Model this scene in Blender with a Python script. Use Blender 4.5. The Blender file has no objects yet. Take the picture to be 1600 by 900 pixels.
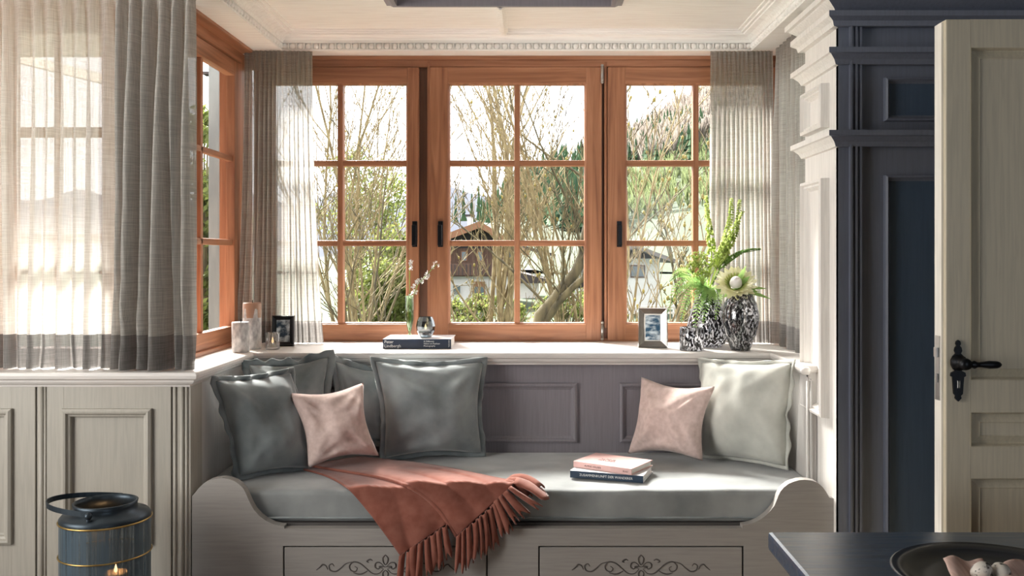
import bpy, bmesh, math, random
from mathutils import Vector, Matrix, noise

C = bpy.context.scene
col = C.collection
K = 1450.0            # focal length in pixels of the 1600 x 900 frame
EYE = 1.2             # eye height
# ---------------------------------------------------------------- camera
cam_d = bpy.data.cameras.new('camera')
cam = bpy.data.objects.new('camera', cam_d); col.objects.link(cam)
cam.location = (0, 0, EYE); cam.rotation_euler = (math.pi/2, 0, 0)
cam_d.sensor_width = 36; cam_d.lens = 36*K/1600
cam_d.shift_x = -32/1600; cam_d.shift_y = -50/1600
cam_d.clip_end = 9000; cam_d.clip_start = 0.05
C.camera = cam
# ---------------------------------------------------------------- sky, sun, room daylight, added rear fill, exposure
w = bpy.data.worlds.new('overcast_sky'); C.world = w; w.use_nodes = True
wn = w.node_tree.nodes; wl = w.node_tree.links
bg = wn['Background']; bg.inputs[1].default_value = 3.5
tc = wn.new('ShaderNodeTexCoord'); nz = wn.new('ShaderNodeTexNoise'); nz.inputs['Scale'].default_value = 2.2
rp = wn.new('ShaderNodeValToRGB')
rp.color_ramp.elements[0].color = (0.93, 0.965, 1, 1); rp.color_ramp.elements[1].color = (1, 0.98, 0.95, 1)
wl.new(tc.outputs['Generated'], nz.inputs['Vector']); wl.new(nz.outputs['Fac'], rp.inputs[0]); wl.new(rp.outputs[0], bg.inputs[0])
sd = bpy.data.lights.new('hazy_sun', 'SUN'); sun = bpy.data.objects.new('hazy_sun', sd); col.objects.link(sun)
sd.energy = 35.0; sd.angle = math.radians(24); sd.color = (1, 0.965, 0.90)
sun.rotation_euler = Vector((0.40, -0.70, -0.74)).to_track_quat('-Z', 'Y').to_euler()
def area(name, loc, direction, sx, sy, power, colr):
    d = bpy.data.lights.new(name, 'AREA'); d.shape = 'RECTANGLE'; d.size = sx; d.size_y = sy; d.energy = power; d.color = colr
    o = bpy.data.objects.new(name, d); col.objects.link(o); o.location = loc
    o.rotation_euler = Vector(direction).to_track_quat('-Z', 'Z').to_euler(); return o
area('room_window_daylight', (-2.58, 1.15, 1.35), (1, 0.14, -0.05), 2.0, 1.3, 62, (1, 0.96, 0.90))
area('far_room_window_daylight', (1.7, -2.96, 1.4), (0, 1, -0.02), 1.2, 1.0, 11, (0.60, 0.78, 1))  # unseen lamp added to fill the door and cool the shadows
C.view_settings.view_transform = 'Standard'; C.view_settings.look = 'None'
C.view_settings.gamma = 1; C.view_settings.use_curve_mapping = False
C.view_settings.exposure = 0.0
C.cycles.max_bounces = 10; C.cycles.transparent_max_bounces = 24
C.cycles.sample_clamp_indirect = 6

# ---------------------------------------------------------------- helpers
def P(px, py, Y):
    return Vector(((px-832)*Y/K, Y, EYE-(py-400)*Y/K))
def X(px, Y): return (px-832)*Y/K
def Z(py, Y): return EYE-(py-400)*Y/K
def lerp(a, b, t): return a+(b-a)*t
def smooth01(t):
    t = max(0.0, min(1.0, t)); return t*t*(3-2*t)

class MB:
    def __init__(s): s.v = []; s.f = []; s.sm = []
    def add(s, vs, fs, smooth=False):
        b = len(s.v); s.v += [tuple(v) for v in vs]
        for f in fs: s.f.append(tuple(i+b for i in f)); s.sm.append(smooth)
    def box(s, x0, x1, y0, y1, z0, z1, bev=0.0):
        if x1 < x0: x0, x1 = x1, x0
        if y1 < y0: y0, y1 = y1, y0
        if z1 < z0: z0, z1 = z1, z0
        if bev <= 0:
            vs = [(x, y, z) for x in (x0, x1) for y in (y0, y1) for z in (z0, z1)]
            s.add(vs, [(0,1,3,2), (4,6,7,5), (0,4,5,1), (2,3,7,6), (0,2,6,4), (1,5,7,3)])
            return
        bm = bmesh.new(); bmesh.ops.create_cube(bm, size=1)
        for v in bm.verts:
            v.co = Vector((lerp(x0, x1, v.co.x+.5), lerp(y0, y1, v.co.y+.5), lerp(z0, z1, v.co.z+.5)))
        bmesh.ops.bevel(bm, geom=bm.edges[:], offset=bev, segments=2, affect='EDGES', profile=0.6)
        s.bm(bm)
    def bm(s, bm, smooth=False):
        bm.verts.index_update()
        s.add([v.co[:] for v in bm.verts], [[v.index for v in f.verts] for f in bm.faces], smooth); bm.free()
    def prism(s, pts, axis, a, b):
        """polygon pts (2-D) pushed along axis from a to b; axis 'y': pts=(x,z); 'x': pts=(y,z); 'z': pts=(x,y)"""
        def mk(p, d):
            return {'y': (p[0], d, p[1]), 'x': (d, p[0], p[1]), 'z': (p[0], p[1], d)}[axis]
        n = len(pts); vs = [mk(p, a) for p in pts]+[mk(p, b) for p in pts]
        bm = bmesh.new(); bv = [bm.verts.new(v) for v in vs]
        bm.faces.new(bv[:n]); bm.faces.new(list(reversed(bv[n:])))
        for i in range(n):
            j = (i+1) % n; bm.faces.new((bv[i], bv[n+i], bv[n+j], bv[j]))
        bm.normal_update(); bmesh.ops.triangulate(bm, faces=[f for f in bm.faces if len(f.verts) > 4])
        bmesh.ops.recalc_face_normals(bm, faces=bm.faces[:])
        s.bm(bm)
    def tube(s, pts, r, n=8, cap=True, smooth=True):
        pts = [Vector(p) for p in pts]
        if not hasattr(r, '__len__'): r = [r]*len(pts)
        vs = []; up = None
        for i, p in enumerate(pts):
            t = (pts[min(i+1, len(pts)-1)]-pts[max(i-1, 0)])
            if t.length < 1e-9: t = Vector((0, 0, 1))
            t.normalize()
            if up is None:
                up = Vector((0, 0, 1)) if abs(t.z) < .9 else Vector((1, 0, 0))
            a = t.cross(up)
            if a.length < 1e-6: a = t.orthogonal()
            a.normalize(); b = a.cross(t); up = b
            for k in range(n):
                an = 2*math.pi*k/n
                vs.append(p+a*math.cos(an)*r[i]+b*math.sin(an)*r[i])
        fs = []
        for i in range(len(pts)-1):
            for k in range(n):
                k2 = (k+1) % n; fs.append((i*n+k, i*n+k2, (i+1)*n+k2, (i+1)*n+k))
        if cap:
            fs.append(tuple(range(n-1, -1, -1))); fs.append(tuple((len(pts)-1)*n+k for k in range(n)))
        s.add(vs, fs, smooth)
    def lathe(s, prof, c, n=32, smooth=True, wob=None):
        """prof [(r,z)], closed at r=0 ends"""
        vs = []; fs = []; rows = []
        for (r, z) in prof:
            if r < 1e-6: rows.append([len(vs)]); vs.append((c[0], c[1], c[2]+z)); continue
            row = []
            for k in range(n):
                a = 2*math.pi*k/n; rr = r*(wob(a, z) if wob else 1)
                row.append(len(vs)); vs.append((c[0]+rr*math.cos(a), c[1]+rr*math.sin(a), c[2]+z))
            rows.append(row)
        for A, B in zip(rows, rows[1:]):
            for k in range(n):
                k2 = (k+1) % n
                if len(A) == 1 and len(B) == 1: continue
                if len(A) == 1: fs.append((A[0], B[k2], B[k]))
                elif len(B) == 1: fs.append((A[k], A[k2], B[0]))
                else: fs.append((A[k], A[k2], B[k2], B[k]))
        s.add(vs, fs, smooth)
    def ring(s, O, U, V, N, u0, u1, v0, v1, prof, cap=False):
        """mitred rectangular moulding; prof [(inset, height)] from the outside inwards"""
        O, U, V, N = map(Vector, (O, U, V, N)); vs = []; fs = []
        for (d, h) in prof:
            for (a, b) in ((u0+d, v0+d), (u1-d, v0+d), (u1-d, v1-d), (u0+d, v1-d)):
                vs.append(O+U*a+V*b+N*h)
        for i in range(len(prof)-1):
            for k in range(4):
                k2 = (k+1) % 4; fs.append((i*4+k, i*4+k2, i*4+4+k2, i*4+4+k))
        if cap: m = (len(prof)-1)*4; fs.append((m, m+1, m+2, m+3))
        s.add(vs, fs)
    def grid(s, rows, smooth=True, wrap=False):
        n = len(rows[0]); vs = [p for r in rows for p in r]; fs = []
        for i in range(len(rows)-1):
            for k in range(n if wrap else n-1):
                k2 = (k+1) % n; fs.append((i*n+k, i*n+k2, (i+1)*n+k2, (i+1)*n+k))
        s.add(vs, fs, smooth)
    def ball(s, c, r, nu=12, nv=8, sc=(1, 1, 1)):
        prof = [(r*math.sin(math.pi*i/nv), -r*math.cos(math.pi*i/nv)) for i in range(nv+1)]
        b = len(s.v); s.lathe([(max(a, 0), z) for a, z in prof], (0, 0, 0), nu)
        for i in range(b, len(s.v)):
            v = s.v[i]; s.v[i] = (c[0]+v[0]*sc[0], c[1]+v[1]*sc[1], c[2]+v[2]*sc[2])
    def build(s, name, m, parent=None, recalc=True, solid=0.0):
        me = bpy.data.meshes.new(name)
        off = wloc(parent) if parent else Vector((0, 0, 0))
        me.from_pydata([(v[0]-off.x, v[1]-off.y, v[2]-off.z) for v in s.v], [], s.f)
        me.polygons.foreach_set('use_smooth', s.sm)
        if recalc:
            bm = bmesh.new(); bm.from_mesh(me); bmesh.ops.recalc_face_normals(bm, faces=bm.faces[:]); bm.to_mesh(me); bm.free()
        me.update()
        o = bpy.data.objects.new(name, me); col.objects.link(o)
        me.materials.append(m)
        if parent: o.parent = parent
        if solid:
            md = o.modifiers.new('thickness', 'SOLIDIFY'); md.thickness = solid; md.offset = 0
        return o
def wloc(o):
    v = Vector(o.location)
    while o.parent: o = o.parent; v += Vector(o.location)
    return v
def tag(o, label=None, cat=None, group=None, kind=None):
    if label: o['label'] = label
    if cat: o['category'] = cat
    if group: o['group'] = group
    if kind: o['kind'] = kind
    return o
def thing(name, loc, label, cat, group=None, kind=None):
    o = bpy.data.objects.new(name, None); col.objects.link(o); o.location = loc; o.empty_display_size = .05
    return tag(o, label, cat, group, kind)
def struct(name, loc=(0, 0, 0), label=None):
    o = bpy.data.objects.new(name, None); col.objects.link(o); o.location = loc; o['kind'] = 'structure'
    if label: o['label'] = label
    return o
def boxo(name, m, parent, x0, x1, y0, y1, z0, z1, bev=0.0):
    mb = MB(); mb.box(x0, x1, y0, y1, z0, z1, bev); return mb.build(name, m, parent)
def text(body, m, parent, origin, U, V, size, align='LEFT', name='lettering', ext=0.0003):
    cu = bpy.data.curves.new('t', 'FONT'); cu.body = body; cu.size = size; cu.align_x = align; cu.extrude = ext; cu.resolution_u = 3
    to = bpy.data.objects.new('t', cu); col.objects.link(to)
    dg = bpy.context.evaluated_depsgraph_get(); me = bpy.data.meshes.new_from_object(to.evaluated_get(dg))
    bpy.data.objects.remove(to)
    U = Vector(U).normalized(); V = Vector(V).normalized(); N = U.cross(V)
    O = Vector(origin)-(wloc(parent))
    for v in me.vertices: v.co = O+U*v.co.x+V*v.co.y+N*v.co.z
    me.materials.clear(); me.materials.append(m)
    o = bpy.data.objects.new(name, me); col.objects.link(o); o.parent = parent
    return o

# ---------------------------------------------------------------- materials
def newmat(name):
    m = bpy.data.materials.new(name); m.use_nodes = True
    nt = m.node_tree; b = nt.nodes['Principled BSDF']; return m, nt, b
def N(nt, t, **kw):
    n = nt.nodes.new('ShaderNode'+t)
    for k, v in kw.items():
        if k in n.inputs: n.inputs[k].default_value = v
        else: setattr(n, k, v)
    return n
def ramp(nt, fac, stops):
    r = nt.nodes.new('ShaderNodeValToRGB'); e = r.color_ramp.elements
    while len(e) < len(stops): e.new(0.5)
    for el, (p, c) in zip(e, stops): el.position = p; el.color = (*c, 1)
    nt.links.new(fac, r.inputs[0]); return r.outputs[0]
def coords(nt, scale=(1, 1, 1), rot=(0, 0, 0)):
    t = N(nt, 'TexCoord'); mp = N(nt, 'Mapping'); mp.inputs['Scale'].default_value = scale; mp.inputs['Rotation'].default_value = rot
    nt.links.new(t.outputs['Object'], mp.inputs[0]); return mp.outputs[0]
def bump(nt, b, height, strength, dist=0.002):
    bp = N(nt, 'Bump', Strength=strength, Distance=dist); nt.links.new(height, bp.inputs['Height']); nt.links.new(bp.outputs[0], b.inputs['Normal'])
def noisy(name, c1, c2, scale=(1, 1, 1), nscale=5, detail=4, rough=.6, bmp=0.2, dist=0.002, stops=(.35, .65), metal=0, sheen=0, spec=.5, distort=0.0):
    m, nt, b = newmat(name); co = coords(nt, scale)
    n = N(nt, 'TexNoise', Scale=nscale, Detail=detail, Distortion=distort); nt.links.new(co, n.inputs['Vector'])
    nt.links.new(ramp(nt, n.outputs['Fac'], [(stops[0], c1), (stops[1], c2)]), b.inputs['Base Color'])
    b.inputs['Roughness'].default_value = rough; b.inputs['Metallic'].default_value = metal
    b.inputs['Specular IOR Level'].default_value = spec
    if sheen: b.inputs['Sheen Weight'].default_value = sheen; b.inputs['Sheen Roughness'].default_value = .4
    if bmp: bump(nt, b, n.outputs['Fac'], bmp, dist)
    return m
def paint(name, c, rough=.45, horiz=False):
    """painted oak: fine grain showing through the paint"""
    m, nt, b = newmat(name)
    co = coords(nt, (3, 60, 60) if horiz else (60, 60, 3))
    n = N(nt, 'TexNoise', Scale=2.2, Detail=5, Distortion=.6); nt.links.new(co, n.inputs['Vector'])
    c1 = tuple(x*.93 for x in c); c2 = tuple(min(1, x*1.05) for x in c)
    nt.links.new(ramp(nt, n.outputs['Fac'], [(.35, c1), (.6, c2)]), b.inputs['Base Color'])
    b.inputs['Roughness'].default_value = rough; bump(nt, b, n.outputs['Fac'], .25, .001); return m
def wood(name, c1, c2, c3, axis, rough=.42):
    m, nt, b = newmat(name)
    sc = {'x': (1.2, 22, 22), 'y': (22, 1.2, 22), 'z': (22, 22, 1.2)}[axis]
    co = coords(nt, sc); n = N(nt, 'TexNoise', Scale=1.6, Detail=6, Distortion=1.2); nt.links.new(co, n.inputs['Vector'])
    co2 = coords(nt, (2, 2, 2)); n2 = N(nt, 'TexNoise', Scale=1.2, Detail=2); nt.links.new(co2, n2.inputs['Vector'])
    mx = N(nt, 'Mix', data_type='RGBA', blend_type='MULTIPLY'); mx.inputs[0].default_value = .5
    nt.links.new(ramp(nt, n.outputs['Fac'], [(.3, c1), (.5, c2), (.72, c3)]), mx.inputs[6])
    nt.links.new(ramp(nt, n2.outputs['Fac'], [(.3, (.8, .74, .7)), (.7, (1.1, 1.08, 1.05))]), mx.inputs[7])
    # knots
    vo = N(nt, 'TexVoronoi', Scale=2.6); co3 = coords(nt, {'x': (.6, 2.2, 2.2), 'y': (2.2, .6, 2.2), 'z': (2.2, 2.2, .6)}[axis]); nt.links.new(co3, vo.inputs['Vector'])
    kr = ramp(nt, vo.outputs['Distance'], [(.035, (.16, .09, .06)), (.06, (1, 1, 1))])
    mx2 = N(nt, 'Mix', data_type='RGBA', blend_type='MULTIPLY'); mx2.inputs[0].default_value = .85
    nt.links.new(mx.outputs[2], mx2.inputs[6]); nt.links.new(kr, mx2.inputs[7]); nt.links.new(mx2.outputs[2], b.inputs['Base Color'])
    b.inputs['Roughness'].default_value = rough; bump(nt, b, n.outputs['Fac'], .12, .001); return m
def plain(name, c, rough=.5, metal=0, spec=.5):
    m, nt, b = newmat(name)
    n = N(nt, 'TexNoise', Scale=40, Detail=3); nt.links.new(coords(nt), n.inputs['Vector'])
    nt.links.new(ramp(nt, n.outputs['Fac'], [(.3, tuple(x*.94 for x in c)), (.7, tuple(min(1, x*1.04) for x in c))]), b.inputs['Base Color'])
    b.inputs['Roughness'].default_value = rough; b.inputs['Metallic'].default_value = metal; b.inputs['Specular IOR Level'].default_value = spec; return m
def emit(name, c, s):
    m, nt, b = newmat(name); b.inputs['Base Color'].default_value = (*c, 1)
    b.inputs['Emission Color'].default_value = (*c, 1); b.inputs['Emission Strength'].default_value = s; return m
def linen(name, c1, c2, transp, transl):
    m, nt, b = newmat(name); out = nt.nodes['Material Output']
    co = coords(nt, (1, 1, 1))
    n1 = N(nt, 'TexNoise', Scale=1.0, Detail=3); nt.links.new(coords(nt, (12, 12, 520)), n1.inputs['Vector'])
    n2 = N(nt, 'TexNoise', Scale=1.0, Detail=3); nt.links.new(coords(nt, (420, 420, 8)), n2.inputs['Vector'])
    ad = N(nt, 'Math', operation='ADD'); nt.links.new(n1.outputs['Fac'], ad.inputs[0]); nt.links.new(n2.outputs['Fac'], ad.inputs[1])
    hf = N(nt, 'Math', operation='MULTIPLY'); hf.inputs[1].default_value = .5; nt.links.new(ad.outputs[0], hf.inputs[0])
    colr = ramp(nt, hf.outputs[0], [(.4, c1), (.6, c2)])
    df = N(nt, 'BsdfDiffuse'); tl = N(nt, 'BsdfTranslucent'); tp = N(nt, 'BsdfTransparent')
    nt.links.new(colr, df.inputs[0]); nt.links.new(colr, tl.inputs[0])
    m1 = N(nt, 'MixShader'); m1.inputs[0].default_value = transl; nt.links.new(df.outputs[0], m1.inputs[1]); nt.links.new(tl.outputs[0], m1.inputs[2])
    tf = N(nt, 'MapRange'); tf.inputs[1].default_value = .38; tf.inputs[2].default_value = .62; tf.inputs[3].default_value = min(1, transp*1.5); tf.inputs[4].default_value = transp*.5
    nt.links.new(hf.outputs[0], tf.inputs[0])
    m2 = N(nt, 'MixShader'); nt.links.new(tf.outputs[0], m2.inputs[0]); nt.links.new(m1.outputs[0], m2.inputs[1]); nt.links.new(tp.outputs[0], m2.inputs[2])
    nt.links.new(m2.outputs[0], out.inputs[0]); return m
def thin_glass(name, tint=(1, 1, 1), refl=.06, stripes=False, mott=None):
    m, nt, b = newmat(name); out = nt.nodes['Material Output']
    tp = N(nt, 'BsdfTransparent'); tp.inputs[0].default_value = (*tint, 1)
    gl = N(nt, 'BsdfGlossy', Roughness=.03)
    lw = N(nt, 'LayerWeight', Blend=.25)
    mr = N(nt, 'MapRange'); mr.inputs[3].default_value = refl; mr.inputs[4].default_value = min(1, refl*7)
    nt.links.new(lw.outputs['Fresnel'], mr.inputs[0])
    mx = N(nt, 'MixShader'); nt.links.new(mr.outputs[0], mx.inputs[0]); nt.links.new(tp.outputs[0], mx.inputs[1]); nt.links.new(gl.outputs[0], mx.inputs[2])
    nt.links.new(mx.outputs[0], out.inputs[0]); return m
def mottled_glass(name):
    m, nt, b = newmat(name); out = nt.nodes['Material Output']
    n = N(nt, 'TexNoise', Scale=150, Detail=3, Distortion=.4); nt.links.new(coords(nt, (1, 1, .5)), n.inputs['Vector'])
    f = ramp(nt, n.outputs['Fac'], [(.50, (0, 0, 0)), (.56, (1, 1, 1))])
    b.inputs['Base Color'].default_value = (.012, .012, .015, 1); b.inputs['Roughness'].default_value = .06; b.inputs['Coat Weight'].default_value = .6
    tp = N(nt, 'BsdfTransparent'); tp.inputs[0].default_value = (.80, .80, .84, 1)
    gl = N(nt, 'BsdfGlossy', Roughness=.03); m0 = N(nt, 'MixShader'); m0.inputs[0].default_value = .25
    df = N(nt, 'BsdfTranslucent'); df.inputs[0].default_value = (.9, .9, .93, 1); m00 = N(nt, 'MixShader'); m00.inputs[0].default_value = .45
    nt.links.new(tp.outputs[0], m00.inputs[1]); nt.links.new(df.outputs[0], m00.inputs[2])
    nt.links.new(m00.outputs[0], m0.inputs[1]); nt.links.new(gl.outputs[0], m0.inputs[2])
    mx = N(nt, 'MixShader'); nt.links.new(f, mx.inputs[0]); nt.links.new(b.outputs[0], mx.inputs[1]); nt.links.new(m0.outputs[0], mx.inputs[2])
    nt.links.new(mx.outputs[0], out.inputs[0]); return m

def foliage(name, c1, c2, nscale=20, tr=.55):
    m, nt, b = newmat(name); out = nt.nodes['Material Output']
    n = N(nt, 'TexNoise', Scale=nscale, Detail=4); nt.links.new(coords(nt), n.inputs['Vector'])
    cr = ramp(nt, n.outputs['Fac'], [(.35, c1), (.65, c2)]); nt.links.new(cr, b.inputs['Base Color']); b.inputs['Roughness'].default_value = .55
    tl = N(nt, 'BsdfTranslucent'); nt.links.new(cr, tl.inputs[0]); mx = N(nt, 'MixShader'); mx.inputs[0].default_value = tr
    nt.links.new(b.outputs[0], mx.inputs[1]); nt.links.new(tl.outputs[0], mx.inputs[2]); nt.links.new(mx.outputs[0], out.inputs[0]); return m
M = {}
M['taupe'] = paint('taupe_painted_oak', (.42, .395, .345))
M['end_board'] = paint('pale_end_board_paint', (.58, .56, .54))  # taupe lightened, the light on the end boards put into the colour
M['taupe_dark'] = paint('grey_painted_oak', (.255, .235, .26))
M['bench'] = paint('bench_paint', (.37, .35, .33), horiz=True)
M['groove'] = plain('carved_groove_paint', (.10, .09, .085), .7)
M['cream'] = paint('cream_paint', (.88, .84, .76), .5)
M['pilaster'] = paint('pilaster_paint', (.88, .85, .81), .5)  # side face toward the bay, its brightness put into a paler colour
M['cream_h'] = paint('cream_paint_ceiling', (.97, .955, .92), .5, True)
M['sill'] = paint('sill_paint', (.74, .71, .68), .35, True)
M['anthracite'] = paint('anthracite_paint', (.135, .150, .195), .36)  # shade of the room-facing wall front put into the colour
M['anthracite_panel'] = paint('anthracite_panel_paint', (.048, .076, .122), .42)  # deeper, bluer shade painted into the wall panels
M['door'] = paint('door_paint', (.64, .57, .43), .45)
M['wood_x'] = wood('larch_along', (.245, .098, .049), (.375, .165, .083), (.49, .235, .13), 'x')
M['wood_z'] = wood('larch_upright', (.245, .098, .049), (.375, .165, .083), (.49, .235, .13), 'z')
M['wood_y'] = wood('larch_across', (.245, .098, .049), (.375, .165, .083), (.49, .235, .13), 'y')
M['rebate'] = wood('larch_rebate', (.10, .045, .025), (.15, .065, .035), (.19, .085, .045), 'z')
M['glass'] = thin_glass('window_glass', (1, 1, 1), .006)
M['clear'] = thin_glass('clear_glass', (.93, .95, .95), .12)
M['smoke'] = thin_glass('smoked_glass', (.42, .48, .52), .16)
M['green_glass'] = thin_glass('green_glass', (.66, .80, .60), .12)
M['mottled'] = mottled_glass('mottled_glass')
M['black_iron'] = plain('black_iron', (.012, .013, .016), .38, .6)
M['steel'] = plain('hinge_steel', (.45, .44, .42), .35, 1)
M['silver'] = plain('silver_frame', (.50, .48, .46), .16, 1)
M['velvet'] = noisy('grey_velvet', (0.166, 0.190, 0.200), (0.408, 0.450, 0.457), (1, 1, 1), 6, 6, .85, .25, .002, (.3, .7), sheen=.5, spec=.15)
M['velvet_seat'] = noisy('grey_velvet_seat', (0.220, 0.234, 0.237), (0.378, 0.396, 0.394), (1, 1, 1), 7, 5, .85, .2, .002, (.3, .7), sheen=.5, spec=.15)
M['velvet_light'] = noisy('pale_grey_velvet', (0.439, 0.451, 0.415), (0.671, 0.677, 0.622), (1, 1, 1), 9, 6, .85, .25, .002, (.3, .7), sheen=.5, spec=.15)
M['pink'] = noisy('blush_linen', (0.617, 0.468, 0.426), (0.766, 0.606, 0.564), (1, 1, 1), 60, 4, .9, .3, .001, (.3, .7), sheen=.3, spec=.1)
M['coral'] = noisy('coral_wool', (0.218, 0.074, 0.052), (0.295, 0.116, 0.085), (1, 1, 1), 30, 4, .95, .3, .001, (.3, .7), sheen=.35, spec=.1)
M['linen_sheer'] = linen('sheer_linen', (.78, .75, .70), (.90, .88, .84), .15, .75)
M['linen_dense'] = linen('gathered_linen', (.40, .385, .36), (.56, .54, .50), .05, .40)
M['linen_mid'] = linen('light_linen', (0.392, 0.374, 0.342), (0.519, 0.501, 0.463), .13, .6)
M['hem'] = linen('linen_hem', (0.225, 0.217, 0.210), (0.330, 0.315, 0.300), .05, .4)
M['wax_grey'] = noisy('grey_wax', (.32, .31, .31), (.62, .60, .58), (1, 1, .6), 60, 4, .6, .3, .001)
M['wax_brown'] = plain('brown_wax', (.36, .22, .15), .5)
M['wax'] = plain('pale_wax', (.75, .62, .45), .5)
M['wick'] = plain('wick', (.03, .03, .03), .9)
M['flame'] = emit('flame', (1, .62, .28), 9)
M['paper'] = plain('book_pages', (.78, .76, .72), .8)
M['navy'] = plain('navy_cover', (.012, .024, .055), .35)
M['navy2'] = plain('blue_cover', (.02, .045, .085), .4)
M['pinkbook'] = plain('pink_cover', (.76, .48, .45), .5)
M['ink'] = plain('dark_ink', (.12, .05, .05), .6)
M['white_ink'] = plain('white_ink', (.85, .85, .85), .6)
M['white_cover'] = plain('white_cover', (.80, .79, .80), .35)
M['lead'] = plain('blue_grey_metal', (.045, .06, .075), .4, .7)
M['brass'] = plain('brass_wire', (.50, .34, .12), .35, 1)
M['floor'] = wood('oak_floor', (.10, .07, .05), (.16, .11, .08), (.2, .15, .1), 'x')
M['room_wall'] = paint('dark_room_panelling', (.13, .115, .10))  # unseen room surfaces, made dark to cut bounce light
M['plaster'] = noisy('plaster', (.42, .39, .35), (.47, .44, .40), nscale=8, bmp=.1)
M['ext_white'] = noisy('white_render', (0.518, 0.511, 0.497), (0.588, 0.581, 0.567), nscale=2, bmp=.1)
M['ext_brown'] = wood('weathered_boards', (.055, .03, .022), (.10, .055, .04), (.15, .09, .065), 'z', .8)
M['ext_dark'] = plain('dark_eaves', (.035, .028, .03), .8)
M['ext_roof'] = noisy('roof_shingles', (0.100, 0.085, 0.080), (0.170, 0.155, 0.150), (1, 1, 1), 2, bmp=.3)
M['ext_orange'] = plain('orange_door', (.20, .085, .04), .6)
M['ext_glass'] = plain('far_window_glass', (.10, .13, .15), .12)
M['grey_post'] = noisy('grey_post', (0.117, 0.126, 0.131), (0.171, 0.180, 0.180), (1, 1, .2), 20, bmp=.2)
M['bark'] = noisy('pale_bark', (0.149, 0.110, 0.059), (0.315, 0.255, 0.139), (1, 1, .4), 25, 4, .9, .5, .004)
M['bark_dark'] = noisy('dark_bark', (0.050, 0.042, 0.025), (0.144, 0.117, 0.061), (1, 1, .3), 18, 4, .9, .6, .006)
M['bud'] = plain('yellow_buds', (0.240, 0.192, 0.048), .7)
M['leaf_lime'] = foliage('lime_leaves', (.36, .46, .12), (.62, .70, .28))
M['leaf_shrub'] = foliage('shrub_leaves', (.070, .095, .020), (.22, .25, .07), 9)
M['leaf_fern'] = foliage('fern_leaves', (.16, .30, .08), (.36, .52, .18))
M['petal'] = foliage('cream_petals', (.84, .83, .52), (.95, .93, .74), 30, .4)
M['white_petal'] = plain('white_petals', (.88, .86, .84), .7)
M['grass'] = noisy('meadow', (0.009, 0.024, 0.003), (0.017, 0.036, 0.005), nscale=.35, detail=6, rough=.95, bmp=0)
M['hill_grass'] = noisy('hill_meadow', (0.010, 0.022, 0.003), (0.015, 0.031, 0.004), nscale=.05, detail=6, rough=.95, bmp=0)
M['conifer'] = noisy('conifer_green', (0.018, 0.048, 0.022), (0.048, 0.095, 0.036), nscale=.15, detail=5, rough=.95, bmp=0)
M['bare_wood'] = foliage('bare_woodland', (.17, .145, .125), (.27, .235, .205), .12)
M['scrub'] = foliage('hillside_scrub', (0.120, 0.151, 0.064), (0.198, 0.230, 0.115), .2)
M['mountain'] = noisy('far_mountain', (0.021, 0.029, 0.053), (0.027, 0.036, 0.059), nscale=.006, detail=6, rough=1, bmp=0)  # distance haze painted in as blue

# ================================================================ THE SETTING
SILL = EYE-.345           # top of the window sill
SOF = 2.0097              # underside of the soffit
CEIL = 2.081
WY = 3.763                # inner face of the back window
# floor, ceiling, room shell
boxo('floor', M['floor'], None, -3.4, 2.7, -3.1, 3.9, -.1, 0)['kind'] = 'structure'
cz = struct('ceiling', (0, 0, CEIL), 'cream painted panelled ceiling over the window seat')
CX0, CX1, CY0, CY1 = -.466, .27, 2.25, 3.19
mb = MB()
mb.box(-3.4, CX0, 1.9, 3.9, CEIL, CEIL+.3); mb.box(CX1, 2.7, 1.9, 3.9, CEIL, CEIL+.3)
mb.box(CX0, CX1, CY1, 3.9, CEIL, CEIL+.3); mb.box(CX0, CX1, 1.9, CY0, CEIL, CEIL+.3)
mb.box(CX0, CX1, CY0, CY1, CEIL+.16, CEIL+.3)
mb.build('panel', M['cream_h'], cz)
boxo('room_panel', M['room_wall'], cz, -3.4, 2.7, -3.1, 1.9, CEIL+.002, CEIL+.3)  # ceiling out of view, dark so it bounces less light
mb = MB()
mb.ring((0, 0, CEIL), (1, 0, 0), (0, 1, 0), (0, 0, -1), CX0-.045, CX1+.045, CY0-.045, CY1+.045,
        [(0, 0), (.004, .010), (.018, .014), (.03, .022), (.045, .022), (.045, 0), (.052, -.01)])
mb.build('coffer_moulding', M['taupe_dark'], cz)  # moulding darkened to carry the coffer's shade
mb = MB()
mb.ring((0, 0, CEIL), (1, 0, 0), (0, 1, 0), (0, 0, -1), CX0, CX1, CY0, CY1,
        [(-.001, .0), (.004, -.02), (.004, -.05), (.016, -.055), (.016, -.10), (.03, -.106), (.03, -.158)])
mb.build('coffer_lining', M['anthracite'], cz)  # recess shade painted into the lining
mb = MB()      # narrow batten between coffer and cornice
for (a, h) in ((.034, .010), (.022, .018), (.010, .024)):
    mb.box(-.112-a/2, -.112+a/2, CY1+.04, 3.62, CEIL-h, CEIL)
mb.build('batten', M['cream_h'], cz)

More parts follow.
